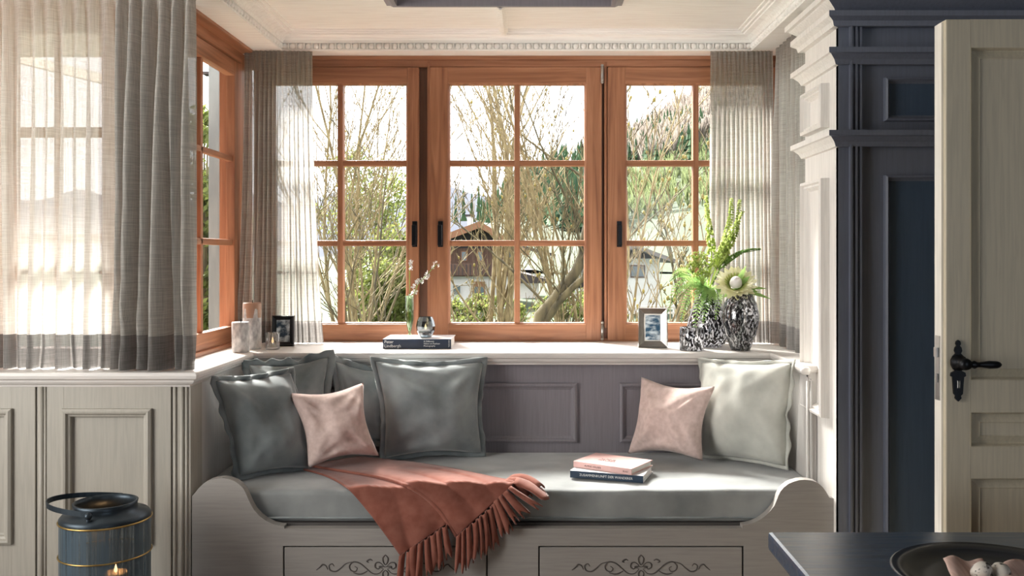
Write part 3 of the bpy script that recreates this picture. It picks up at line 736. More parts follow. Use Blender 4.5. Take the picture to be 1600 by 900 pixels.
# ================================================================ CUSHIONS
def cushion(name, label, cat, corners, thick, m, flange=0.03, seed=0, back=.35, group=None, puff=.55, pinch=.075, wr=1.5, fl_fold=(0, 0, 0, 0)):
    """corners TL, TR, BR, BL as world points; puffed on the viewer side"""
    TL, TR, BR, BL = [Vector(c) for c in corners]
    nrm = (TR-TL).cross(BL-TL); nrm.normalize()
    if nrm.y > 0: nrm = -nrm
    base = (BL+BR)/2
    root = thing(name, base, label, cat, group)
    n = 34
    rng = random.Random(seed); off = Vector((rng.random()*50, rng.random()*50, rng.random()*50))
    def bl(u, v): return TL.lerp(TR, u).lerp(BL.lerp(BR, u), v)
    size = ((TR-TL).length+(BL-TL).length)/2
    fl = flange/size
    def pt(u, v, side):
        # pull mid-edges inward so corners point out
        uu, vv = u, v
        pu = pinch*math.sin(math.pi*v)**1.2; pv = pinch*math.sin(math.pi*u)**1.2
        uu = pu*.9+u*(1-1.8*pu); vv = pv*.9+v*(1-1.8*pv)
        a = 1-fl*0
        p = bl(lerp(fl, 1-fl, uu), lerp(fl, 1-fl, vv))
        e = (max(0.0, 4*u*(1-u))*max(0.0, 4*v*(1-v)))
        h = thick*e**.46
        sag = 1+.18*(v-.45)
        w1_ = noise.noise(Vector((u*2.3, v*2.3, side))+off)*.016+noise.noise(Vector((u*6, v*4, side+3))+off)*.006
        # radiating creases from the corners
        cr = 0
        for (cu, cv) in ((0, 0), (1, 0), (1, 1), (0, 1)):
            du, dv = u-cu, v-cv; r = math.hypot(du, dv)
            an = math.atan2(dv, du); cr += noise.noise(Vector((an*3.2+seed*3+cu*7+cv*3, r*1.5, seed)))*max(0, .6-r)*r*.11
        h = h*sag+(w1_+cr)*wr*min(1, e*3)
        return p+nrm*(h if side > 0 else -h*back)
    mb = MB()
    mb.grid([[pt(i/n, j/n, 1) for i in range(n+1)] for j in range(n+1)])
    mb.grid([[pt(i/n, j/n, -1) for i in range(n+1)] for j in range(n+1)])
    bm = bmesh.new(); 
    for v in mb.v: bm.verts.new(v)
    bm.verts.ensure_lookup_table()
    for f in mb.f: bm.faces.new([bm.verts[i] for i in f])
    bmesh.ops.remove_doubles(bm, verts=bm.verts[:], dist=.0006)
    m2 = MB(); m2.bm(bm, True); m2.build('cover', m, root)
    if flange > 0:
        # wavy flange round the seam
        rim = []
        per = [(i/n, 0) for i in range(n)]+[(1, j/n) for j in range(n)]+[(1-i/n, 1) for i in range(n)]+[(0, 1-j/n) for j in range(n)]
        rows_in, rows_mid, rows_out = [], [], []
        cuv = Vector((.5, .5))
        for q, (u, v) in enumerate(per):
            p = pt(u, v, 1)
            # outward direction in the cushion plane
            du = (-1 if u == 0 else (1 if u == 1 else 0)); dv = (-1 if v == 0 else (1 if v == 1 else 0))
            d = (TR-TL).normalized()*du+(BL-TL).normalized()*dv
            edge = 0 if dv == -1 else (2 if dv == 1 else (1 if du == 1 else 3))
            fo = fl_fold[edge]
            ph = q*.55+seed
            wv = (math.sin(ph*1.6)*.006+math.sin(ph*.7+1)*.006+noise.noise(Vector((q*.21, seed, 2)))*.022)*(.4 if dv == 1 else (1.5 if dv == -1 else 1))
            L = flange*(1+.18*noise.noise(Vector((q*.3, 9, seed))))
            inn = p-d*.003
            mid = p+d*L*.55+nrm*(wv*.6)+nrm*fo*L*.4
            outp = p+d*L*(1-.45*abs(fo))+nrm*wv+nrm*fo*L
            if dv == 1:
                mid.z = max(mid.z, .491); outp.z = max(outp.z, .491)
            rows_in.append(inn); rows_mid.append(mid); rows_out.append(outp)
        mf = MB(); mf.grid([rows_in, rows_mid, rows_out], wrap=True)
        mf.build('flange', m, root, solid=.005)
    return root
V, VL, PK = M['velvet'], M['velvet_light'], M['pink']
cushion('flanged_cushion', 'plump grey velvet flanged cushion in the corner with its crumpled edge rising to the sill', 'cushion',
        (P(376, 560, 3.20), P(525, 545, 3.27), P(520, 700, 3.19), P(398, 716, 3.05)), .05, V, .024, 3, fl_fold=(.5, 0, 0, 0))
cushion('flanged_cushion', 'grey velvet flanged cushion mostly hidden between two others at the seat back', 'cushion',
        (P(514, 553, 3.29), P(640, 572, 3.325), P(640, 704, 3.28), P(524, 708, 3.235)), .055, V, .02, 5, back=.2)
cushion('flanged_cushion', 'big grey velvet flanged cushion leaning at the left arm beside the pink one', 'cushion',
        (P(327, 588, 2.90), P(458, 573, 3.13), P(494, 738, 3.09), P(370, 752, 2.93)), .085, V, .014, 1, back=.3, pinch=.04)
cushion('flanged_cushion', 'big grey velvet flanged cushion standing against the plain part of the panelled seat back', 'cushion',
        (P(578, 558, 3.22), P(762, 559, 3.31), P(759, 714, 3.285), P(594, 723, 3.185)), .10, V, .015, 2, back=.25, pinch=.055)
cushion('flanged_cushion', 'pale grey velvet flanged cushion in the corner beside the pilaster', 'cushion',
        (P(1092, 560, 3.32), P(1244, 562, 3.0), P(1232, 734, 3.06), P(1096, 715, 3.27)), .08, VL, .010, 8, back=.3, pinch=.028)
cushion('scatter_cushion', 'small blush pink cushion propped on the coral throw', 'cushion',
        (P(450, 614, 3.02), P(568, 598, 3.12), P(592, 712, 3.09), P(482, 731, 3.0)), .075, PK, 0, 4, pinch=.09, back=.5, group='blush pink cushions')
cushion('scatter_cushion', 'small blush pink cushion propped against the pale grey cushion', 'cushion',
        (P(1002, 589, 3.32), P(1117, 604, 3.14), P(1098, 720, 3.14), P(981, 709, 3.30)), .068, PK, 0, 7, pinch=.09, back=.4, group='blush pink cushions')

# ================================================================ THROW
SE = 2.806        # front edge of the mattress
def drape(px, py, lift):
    """a picture point read as a point of the cloth: on the seat while it lies there, else hanging in front of the mattress"""
    zt = .492+lift
    Y = (EYE-zt)*K/(py-400)
    if Y > SE+.012: return P(px, py, Y)
    p = P(px, py, SE-.010-lift*.8)
    return P(px, py, lerp(SE-.010, CF-.012, smooth01((.47-p.z)/.075))-lift*.8)
def crv(pts, t):
    n = len(pts)-1; f = min(max(t*n, 0), n-1e-6); i = int(f); t = f-i
    p = [Vector(pts[max(0, min(n, i+k))]) for k in (-1, 0, 1, 2)]
    return .5*((2*p[1])+(p[2]-p[0])*t+(2*p[0]-5*p[1]+4*p[2]-p[3])*t*t+(3*p[1]-p[0]-3*p[2]+p[3])*t**3)
thr = thing('fringed_throw', (-.3, CF, .49), 'coral wool throw with cut fringe, spilling over the mattress edge', 'throw')
def cloth_patch(L, R, lift, seed, name, nu=34, nv=48, fold=.019):
    rows = []
    for j in range(nv+1):
        v = j/nv; a, b = crv(L, v), crv(R, v); row = []
        for i in range(nu+1):
            u = i/nu; q = a.lerp(b, u)
            wv = noise.noise(Vector((u*2.2, v*1.5, seed)))*fold+math.sin(u*9+v*3+seed)*.25*fold
            edge = min(1, min(u, 1-u)*10)
            wv *= edge*smooth01(v*1.1+.05)
            row.append(drape(q.x, q.y, max(0.001, lift+abs(wv))))
        rows.append(row)
    mb = MB(); mb.grid(rows); return mb.build(name, M['coral'], thr, solid=.006), rows
L1 = [(472, 733), (512, 745), (545, 765), (572, 796), (600, 832), (626, 868)]
R1 = [(512, 725), (590, 738), (645, 751), (684, 770), (704, 796), (698, 818)]
L2 = [(478, 727), (540, 737), (605, 749), (655, 769), (688, 800), (714, 838)]
R2 = [(560, 714), (640, 722), (700, 731), (748, 741), (782, 748), (808, 752)]
_, rowsA = cloth_patch(L1, R1, .003, 1, 'cloth')
_, rowsB = cloth_patch(L2, R2, .013, 4, 'cloth')
# rolled fold edge between the two layers
fe = [crv(L2, i/30) for i in range(31)]
mb = MB(); mb.tube([drape(q.x, q.y, .010) for q in fe], [.007*(.4+.6*min(1, i/6)) for i in range(31)], 8)
mb.build('fold_roll', M['coral'], thr)
rng = random.Random(7)
def tassel(p0, p1, direction, length):
    """a folded cloth strip knotted at the edge: a flattened half-open tube"""
    w0 = p1-p0; wd = w0.length
    mid = (p0+p1)/2; d = direction.normalized(); side = w0.normalized(); nn = side.cross(d).normalized()
    if nn.y > 0: nn = -nn
    rows = []
    sway = rng.uniform(-.10, .10); twist = rng.uniform(-.5, .5)
    for j in range(9):
        t = j/8; c = mid+d*length*t+side*sway*length*t*t+nn*(.005+.006*math.sin(t*3))
        wdt = wd*(.78+.34*t); dep = .011*(1-.5*t)+.003
        tw = twist*t; row = []
        for k in range(9):
            an = math.pi*(k/8)*1.15-.2
            row.append(c+side*(-math.cos(an+tw)*wdt/2)+nn*(math.sin(an)*dep)+d*(.012*math.sin(k*1.1+sway*20)*t))
        rows.append(row)
    mb = MB(); mb.grid(rows); return mb.build('tassel', M['coral'], thr, solid=.0035)
def along(row, n, f0, f1, lens, dirs):
    m = len(row)-1
    for i in range(n):
        a = row[int(round((f0+(f1-f0)*i/n)*m))]; b = row[int(round((f0+(f1-f0)*(i+1)/n)*m))]
        if (b-a).length < 1e-4: continue
        t = (i+.5)/n
        tassel(Vector(a), Vector(b), Vector(dirs[0]).lerp(Vector(dirs[1]), t), lerp(lens[0], lens[1], t)*rng.uniform(.88, 1.1))
along(rowsA[-1], 8, 0, 1, (.115, .10), ((-.05, -.04, -1), (.12, -.04, -1)))
along(rowsB[-1], 7, 0, .55, (.10, .105), ((.02, -.05, -1), (.18, -.06, -1)))
along(rowsB[-1], 6, .55, 1, (.085, .10), ((.3, -.25, -1), (.8, -.2, -.25)))
# loose strips curling up on the mattress at the far end of the fringe
for (a, b, c2, z) in (((800, 748), (822, 745), (846, 764), .02), ((795, 752), (815, 757), (838, 768), .012), ((790, 756), (812, 768), (828, 778), .012)):
    pa = P(a[0], a[1], (EYE-.50)*K/(a[1]-400)); pc = P(c2[0], c2[1], max(SE-.01, (EYE-.495)*K/(c2[1]-400))); pb = (pa+pc)/2+Vector((0, 0, z+.01))
    rows = []
    for j in range(9):
        t = j/8; c = pa*(1-t)**2+pb*2*t*(1-t)+pc*t*t; dd = (pc-pa).normalized(); sd_ = dd.cross(Vector((0, 0, 1))).normalized(); up = Vector((0, 0, 1))
        rows.append([c+sd_*(-math.cos(math.pi*k/8)*.013)+up*(math.sin(math.pi*k/8)*.011) for k in range(9)])
    mb = MB(); mb.grid(rows); mb.build('tassel', M['coral'], thr, solid=.0035)

# ================================================================ BOOKS
def book(name, label, A, u, v, wd, dp, z0, th, cover, spine=None, group=None):
    """A = front right corner of the spine on the ground plan, u runs along the spine, v away from it"""
    root = thing(name, (A[0], A[1], z0), label, 'book', group)
    U = Vector((*u, 0)).normalized(); Vv = Vector((*v, 0)).normalized(); O = Vector((A[0], A[1], z0)); Zv = Vector((0, 0, 1))
    def slab(mb, a0, a1, b0, b1, c0, c1):
        vs = [O+U*a+Vv*b+Zv*c for a in (a0, a1) for b in (b0, b1) for c in (c0, c1)]
        mb.add(vs, [(0,1,3,2), (4,6,7,5), (0,4,5,1), (2,3,7,6), (0,2,6,4), (1,5,7,3)])
    cv = .0025
    mb = MB(); slab(mb, 0, wd, 0, dp, 0, cv); slab(mb, 0, wd, 0, dp, th-cv, th); c = mb.build('cover', cover, root)
    mb = MB(); slab(mb, .0004, wd-.0004, -.0015, cv, .0003, th-.0003); mb.build('spine', spine or cover, root)
    mb = MB(); slab(mb, .004, wd-.004, cv, dp-.005, cv, th-cv); mb.build('pages', M['paper'], root)
    return root, U, Vv, O
u1 = Vector((-.224, .074)).normalized(); v1 = Vector((.074, .224)).normalized()
bk, U, Vv, O = book('hardcover_book', 'dark blue hardcover book at the bottom of the pair on the mattress', (.344, 2.884), u1, v1, .236, .156, .494, .0225, M['white_cover'], M['navy2'])
text('ZUSAMMENKUNFT DER WANDERER', M['white_ink'], bk, O+U*.205-Vv*.0017+Vector((0, 0, .008)), -U, (0, 0, 1), .0105)
u2 = Vector((-.176, .113)).normalized(); v2 = Vector((.113, .176)).normalized()
bk2, U2, V2, O2 = book('hardcover_book', 'pale pink hardcover book lying askew on the dark blue book', (.309, 2.892), u2, v2, .209, .150, .517, .0195, M['pinkbook'])
text('ALPINE HÄUSER', M['ink'], bk2, O2+U2*.168-V2*.0017+Vector((0, 0, .0065)), -U2, (0, 0, 1), .0085)
text('BLAU', M['ink'], bk2, O2+U2*.030-V2*.0017+Vector((0, 0, .0065)), -U2, (0, 0, 1), .0075)
text('ALPINE\nHÄUSER', M['ink'], bk2, O2+U2*.150+V2*.070+Vector((0, 0, .0197)), -U2, V2, .017)
# book on the sill
xs0, xs1, Ys = X(598, 3.45), X(705, 3.45), 3.45
bk3, U3, V3, O3 = book('hardcover_book', 'thick navy book lying on the sill under the bud vase', (xs1, Ys), (-1, 0), (0, 1), xs1-xs0, .19, SILL, .036, M['white_cover'], M['navy'])
text('Peter\nLindbergh', M['white_ink'], bk3, (xs0+.006, Ys-.0017, SILL+.021), (1, 0, 0), (0, 0, 1), .0155)
text('A Different\nVision on Fashion\nPhotography', M['white_ink'], bk3, (xs0+.152, Ys-.0017, SILL+.025), (1, 0, 0), (0, 0, 1), .0085)
text('TASCHEN', M['white_ink'], bk3, (xs1-.006, Ys-.0017, SILL+.006), (0, 0, 1), (-1, 0, 0), .006)

# ================================================================ THINGS ON THE SILL
def candle(px, yb, pw, ptop, label, top):
    Y = (EYE-SILL)*K/(yb-400); r = pw*Y/K/2; h = (yb-ptop)*Y/K
    c = thing('pillar_candle', (X(px, Y), Y, SILL), label, 'candle', 'pillar candles on the sill')
    mb = MB(); mb.lathe([(0, 0), (r*.96, 0), (r, .003), (r, h-.004), (r*.95, h), (r*.8, h-.001), (r*.6, h-.004), (0, h-.006)], c.location, 32, wob=lambda a, z: 1+.012*math.sin(a*5+z*30))
    mb.build('wax_body', M['wax_grey'], c)
    if top:
        mb = MB(); mb.lathe([(r*1.004, h*.42 if 0 else h-.055), (r*1.006, h-.05), (r*1.006, h-.004), (r*.95, h+.0008), (r*.6, h-.003), (0, h-.005)], c.location, 32, wob=lambda a, z: 1+.012*math.sin(a*5+z*30))
        mb.build('wax_rim', top, c)
    mb = MB(); mb.tube([(c.location.x, Y, SILL+h-.006), (c.location.x+.002, Y, SILL+h+.010)], .0015, 6); mb.build('wick', M['wick'], c)
candle(394, 545, 28, 473, 'taller marbled grey pillar candle with a brown upper part', M['wax_brown'])
candle(376, 550, 27, 503, 'shorter marbled grey pillar candle on the side sill', None)
def flame(parent, p, s=1.0):
    mb = MB(); mb.lathe([(0, 0), (.0035*s, .003*s), (.0045*s, .008*s), (.003*s, .015*s), (0, .024*s)], p, 12); mb.build('flame', M['flame'], parent)
def tealight(parent, p, r, h=.014):
    mb = MB(); mb.lathe([(0, 0), (r, 0), (r, h), (r*.92, h), (0, h-.002)], p, 20); mb.build('wax', M['wax'], parent)
    flame(parent, (p[0], p[1], p[2]+h-.001))
Y = (EYE-SILL)*K/146
t = thing('tealight_glass', (X(426, Y), Y, SILL), 'small clear tealight glass with a burning candle beside the pillar candles', 'candle holder')
r = .0255; h = .062
mb = MB(); mb.lathe([(0, 0), (r*.9, 0), (r, .004), (r, h), (r-.0025, h), (r-.003, .010), (0, .009)], t.location, 28); mb.build('glass_cup', M['clear'], t)
tealight(t, (t.location.x, t.location.y, SILL+.010), .017)
# black picture frame
def pict_frame(name, label, px0, px1, py0, yb, fm, lean, yaw, dark, cat='picture frame'):
    Y = (EYE-SILL)*K/(yb-400); wdt = (px1-px0)*Y/K; h = (yb-py0)*Y/K
    root = thing(name, (X((px0+px1)/2, Y), Y, SILL), label, cat)
    L = Vector(root.location); R = Matrix.Rotation(yaw, 3, 'Z') @ Matrix.Rotation(-lean, 3, 'X')
    def tr(mb):
        mb.v = [tuple(L+R @ Vector(v)) for v in mb.v]; return mb
    fw = .011 if dark else .021
    mb = MB(); mb.ring((0, 0, 0), (1, 0, 0), (0, 0, 1), (0, -1, 0), -wdt/2, wdt/2, 0.0, h, [(0, -.012), (0, .004), (.003, .010), (fw, .004), (fw+.002, .002), (fw+.004, .001)])
    tr(mb).build('frame', fm, root)
    mb = MB(); mb.box(-wdt/2+.014, wdt/2-.014, -.0005, .008, .014, h-.014); tr(mb).build('mount', M['paper'] if not dark else M['wick'], root)
    mi = .028 if not dark else .017
    mb = MB(); mb.box(-wdt/2+mi, wdt/2-mi, -.0012, .002, mi, h-mi); tr(mb).build('photograph', dark or M['photo_blue'], root)
    mb = MB(); mb.box(-wdt*.2, wdt*.2, .012, .016, .0, h*.75)
    mb.v = [(v[0], v[1]+(h*.75-v[2])*.35, v[2]) for v in mb.v]; tr(mb).build('easel_back', M['wick'], root)
    return root
M['photo_blue'] = noisy('blue_print', (.03, .09, .16), (.66, .74, .80), (1, 1, 2.2), 28, 4, .3, 0, stops=(.42, .6))
M['photo_dark'] = noisy('dark_print', (.02, .04, .07), (.62, .68, .72), (1, 1, 1), 34, 5, .3, 0, stops=(.42, .62))
pict_frame('photo_frame', 'black picture frame with a dark photograph beside the candles', 425, 459, 493, 541, M['black_iron'], .10, .12, M['photo_dark'])
pict_frame('photo_frame', 'polished silver picture frame with a blue print beside the vases', 997, 1043, 481, 543, M['silver'], .10, -.12, None)
# bud vase, stems and votive on the sill book
Yv = 3.53; zb = SILL+.036
bv = thing('bud_vase', (X(640, Yv), Yv, zb), 'slim green glass bud vase on the navy book', 'vase')
mb = MB(); hv = .158
mb.lathe([(0, 0), (.011, 0), (.012, .004), (.006, .012), (.004, .016), (.011, .045), (.0155, .07), (.016, .10), (.0155, hv), (.0142, hv), (.0145, .08), (.010, .05), (.003, .025), (0, .024)], bv.location, 24)
mb.build('glass_body', M['green_glass'], bv)
vt = thing('votive_glass', (X(665, Yv), Yv, zb), 'round smoked faceted votive glass with a burning tealight on the navy book', 'candle holder')
mb = MB(); rv = .036
mb.lathe([(0, 0), (.020, 0), (.024, .004), (.034, .026), (.0365, .042), (.032, .062), (.025, .078), (.0225, .078), (.029, .061), (.0335, .042), (.030, .026), (.02, .018), (0, .017)], vt.location, 10, smooth=False)
mb.build('glass_bowl', M['smoke'], vt)
tealight(vt, (vt.location.x, vt.location.y, zb+.018), .016, .012)
fl = thing('flower_sprig', (X(640, Yv), Yv, zb+.03), 'white blossom sprigs standing in the slim bud vase', 'flower')
mb = MB(); a0 = Vector((X(640, Yv), Yv, zb+.03))
st1 = [a0, P(641, 480, Yv), P(640, 440, Yv-.005), P(640, 414, Yv-.01)]
st2 = [a0+Vector((.002, 0, 0)), P(643, 470, Yv), P(652, 446, Yv-.01), P(668, 428, Yv-.015), P(683, 412, Yv-.02)]
for s in (st1, st2): mb.tube(s, .0012, 5)
mb.build('stem', M['leaf_fern'], fl)
rng = random.Random(5)
def blossom(c, s, name='blossom', mat=None, npet=5):
    mb = MB(); ax = Vector((rng.uniform(-1, 1), rng.uniform(-1.4, -.2), rng.uniform(-.3, 1))).normalized(); a = ax.orthogonal().normalized(); b = ax.cross(a)
    for k in range(npet):
        an = 2*math.pi*k/npet+rng.random(); d = (a*math.cos(an)+b*math.sin(an)); sd2 = ax.cross(d)
        mb.add([c, c+d*s*.6+sd2*s*.32+ax*s*.15, c+d*s+ax*s*.3, c+d*s*.6-sd2*s*.32+ax*s*.15], [(0, 1, 2, 3)])
    return mb
for q in range(5):
    blossom(P(640+rng.uniform(-3, 3), 412+q*3-4+rng.uniform(-2, 2), Yv-.01), .011).build('blossom', M['white_petal'], fl)
for q in range(20):
    t = .28+.72*q/19; p = Vector(crv([s for s in st2], t)); blossom(p+Vector((rng.uniform(-.010, .010), rng.uniform(-.008, .008), rng.uniform(-.010, .010))), rng.uniform(.008, .014)*(1.15-.4*t)).build('blossom', M['white_petal'], fl)

# mottled glass vases
def vase(name, label, px, yb, prof, n=36, cat='vase'):
    Y = (EYE-SILL)*K/(yb-400); L = (X(px, Y), Y, SILL)
    v = thing(name, L, label, cat, None)
    inner = [(max(r-.004, 0), z) for r, z in reversed(prof) if z > .012]+[(0, .012)]
    rt, zt2 = prof[-1]; mb = MB(); mb.lathe([(0, 0)]+prof+[(rt-.002, zt2+.0015), (rt-.004, zt2), (rt-.003, zt2-.02)], L, n, wob=lambda a, z: 1+.012*math.sin(a*6)); mb.build('glass_body', M['mottled'], v)
    mb = MB(); r0 = prof[0][0]; mb.lathe([(0, -.0), (r0*1.02, 0), (r0*1.04, .006), (r0, .012)], L, n); mb.build('glass_foot', M['clear'], v)
    return v, Vector(L)
vA, LA = vase('mottled_vase', 'broad black and white mottled glass vase holding the green bouquet', 1106, 541, [(.050, .001), (.066, .012), (.080, .04), (.083, .065), (.076, .10), (.063, .14), (.052, .175), (.046, .20), (.050, .212)])
vB, LB = vase('mottled_vase', 'slender oval black and white mottled glass vase holding the protea', 1157, 547, [(.034, .001), (.040, .014), (.058, .06), (.068, .105), (.069, .13), (.060, .17), (.048, .195), (.044, .205)])
vC, LC = vase('mottled_tumbler', 'low black and white mottled glass tumbler before the broad vase', 1081, 547, [(.043, .001), (.045, .006), (.0455, .05), (.045, .083)], cat='tumbler')

# bouquets
rng = random.Random(11)
def leaf(mb, p, d, L, W, droop=0.0, up=Vector((0, 0, 1))):
    d = Vector(d).normalized(); s = d.cross(up)
    if s.length < 1e-3: s = Vector((1, 0, 0))
    s.normalize(); n = s.cross(d)
    rows = []
    for t, w in ((0, .12), (.25, .8), (.5, 1), (.75, .7), (1, .05)):
        c = Vector(p)+d*L*t-Vector((0, 0, 1))*droop*L*t*t
        rows.append([c-s*W*w/2+n*W*w*.12, c, c+s*W*w/2+n*W*w*.12])
    mb.grid(rows)
bq = thing('flower_bouquet', (LA.x, LA.y, SILL+.05), 'green bouquet of bells of Ireland and trailing ferns in the broad vase', 'bouquet')
topA = LA+Vector((0, 0, .20))
def spike(root, pts, bell, smat, name='flower_spike', rad=.017):
    mb = MB(); mb.tube(pts, [.003, .0026, .002, .0015][:len(pts)], 6)
    n = bell
    for i in range(n):
        t = .34+.66*i/n; p = Vector(crv(pts, t)); s = rad*(1.15-.75*(i/n))
        for k in range(5):
            an = rng.uniform(0, 6.28); d = Vector((math.cos(an), math.sin(an), .5)).normalized()
            # small cupped bell
            c = p+d*s*.5; a = d.orthogonal().normalized(); b = d.cross(a); ring0 = []; ring1 = []
            for q in range(6):
                w_ = a*math.cos(q*1.047)+b*math.sin(q*1.047)
                ring0.append(c+w_*s*.12); ring1.append(c+d*s*.45+w_*s*.46)
            mb.grid([ring0, ring1], wrap=True)
    return mb.build(name, smat, root)
Yq = LA.y
spike(bq, [topA, P(1112, 400, Yq), P(1106, 345, Yq+.01), P(1103, 306, Yq+.01)], 26, M['leaf_lime'])
spike(bq, [topA, P(1122, 410, Yq), P(1140, 350, Yq), P(1143, 310, Yq-.01)], 24, M['leaf_lime'])
spike(bq, [topA, P(1128, 410, Yq-.02), P(1150, 360, Yq-.03), P(1156, 312, Yq-.04)], 26, M['leaf_lime'])
spike(bq, [topA, P(1120, 415, Yq-.02), P(1136, 375, Yq-.05), P(1162, 330, Yq-.06)], 24, M['leaf_lime'])
spike(bq, [topA, P(1125, 420, Yq-.02), P(1160, 395, Yq-.04), P(1188, 390, Yq-.05)], 20, M['leaf_fern'], rad=.016)
# airy umbel heads
for (px, py, r) in ((1092, 405, .030), (1106, 420, .034), (1120, 408, .030), (1098, 432, .030), (1082, 418, .024)):
    mb = MB(); c = P(px, py, Yq-.085); mb.tube([topA, (topA+c)/2+Vector((0, -.01, 0)), c-Vector((0, 0, r))], .0016, 5)
    for k in range(46):
        d = Vector((rng.gauss(0, 1), rng.gauss(0, 1), abs(rng.gauss(0, 1)))).normalized(); tip = c+d*r*rng.uniform(.7, 1.1)
        mb.tube([c-Vector((0, 0, r)), tip], .0006, 3, cap=False); mb.ball(tip, rng.uniform(.0028, .0045), 5, 4)
    mb.build('umbel', M['leaf_lime'], bq)
# ferns that trail over the rim
def fern(root, pts, W, mat, n=22):
    mb = MB(); mb.tube(pts, .0014, 5)
    for i in range(n):
        t = .12+.88*i/n; p = Vector(crv(pts, t)); q = Vector(crv(pts, min(1, t+.03))); d = (q-p).normalized() if (q-p).length > 1e-6 else Vector((0, 0, -1))
        s = d.cross(Vector((0, -1, .3))).normalized()
        L = W*math.sin(math.pi*min(1, .06+.94*t)**.8)*1.0+.003
        for sg in (-1, 1): leaf(mb, p, s*sg+d*.55, L, L*.26, .1, up=Vector((0, -1, .2)))
    return mb.build('fern_frond', mat, root)
for pts in ([topA, P(1085, 440, Yq-.05), P(1058, 450, Yq-.06), P(1042, 490, Yq-.06)],
            [topA, P(1095, 445, Yq-.06), P(1072, 470, Yq-.09), P(1064, 505, Yq-.10)],
            [topA, P(1100, 450, Yq-.08), P(1090, 478, Yq-.11), P(1084, 522, Yq-.12)],
            [topA, P(1106, 450, Yq-.09), P(1104, 470, Yq-.12), P(1098, 506, Yq-.13)],
            [topA, P(1115, 450, Yq-.09), P(1122, 465, Yq-.12), P(1118, 500, Yq-.13)],
            [topA, P(1082, 432, Yq-.02), P(1062, 425, Yq-.02), P(1046, 440, Yq-.02)],
            [topA, P(1100, 440, Yq-.06), P(1080, 445, Yq-.08), P(1056, 470, Yq-.08)]):
    fern(bq, pts, .024, M['leaf_fern'])
mb = MB()
for k in range(46):
    d = Vector((rng.gauss(0, 1), rng.gauss(-.3, 1), rng.uniform(-.2, .9))).normalized(); leaf(mb, topA+Vector((rng.uniform(-.02, .02), rng.uniform(-.02, .02), -.01)), d, rng.uniform(.03, .065), rng.uniform(.007, .013), .3)
mb.build('leaf_tuft', M['leaf_fern'], bq)
# protea in the oval vase
pr = thing('protea_flower', (LB.x, LB.y, SILL+.05), 'large cream protea bloom with green leaves in the oval vase', 'flower')
hc = P(1150, 440, LB.y-.01); ax = Vector((-.08, -.72, .68)).normalized(); a = ax.orthogonal().normalized(); b = ax.cross(a)
mb = MB(); mb.tube([LB+Vector((0, 0, .03)), LB+Vector((0, 0, .17)), hc-ax*.045], [.004, .004, .007], 8); mb.build('stem', M['leaf_fern'], pr)
mb = MB()
c0 = hc-ax*.012
rows = []
for i in range(9):
    th = math.pi/2*i/8; rr = .023*math.cos(th); hh = .034*math.sin(th)
    rows.append([c0+a*rr*math.cos(k*.3927)+b*rr*math.sin(k*.3927)+ax*hh for k in range(16)])
mb.grid(rows, wrap=True); mb.build('flower_cone', M['white_petal'], pr)
for ringi, (npt, L, openn, mt, wv) in enumerate(((20, .046, .62, 'leaf_lime', .010), (18, .062, .82, 'petal', .022), (18, .070, 1.02, 'petal', .024), (14, .068, 1.25, 'petal', .022))):
    for k in range(npt):
        an = 2*math.pi*k/npt+ringi*.2; d = a*math.cos(an)+b*math.sin(an)
        mb = MB(); s = ax.cross(d).normalized(); base = c0-ax*.022+d*.016; rows = []
        for t, w_ in ((0, .5), (.3, .9), (.6, 1), (.85, .6), (1, .08)):
            c = base+(d*math.sin(openn*min(1, t+.3))*1.0+ax*math.cos(openn*min(1, t+.3)))*L*t
            rows.append([c-s*wv*w_*.5+ax*.002, c, c+s*wv*w_*.5+ax*.002])
        mb.grid(rows); mb.build('petal', M[mt], pr)
for (ex, ey, W) in ((1172, 428, .016), (1186, 452, .014), (1206, 462, .012), (1130, 462, .016), (1178, 470, .014), (1198, 446, .012), (1166, 410, .014)):
    e = P(ex, ey, LB.y-.03); p = hc-ax*.04; mb = MB(); leaf(mb, p, e-p, (e-p).length*1.0, W*1.3, .10, up=Vector((0, -1, .4))); mb.build('leaf', M['leaf_fern'], pr)

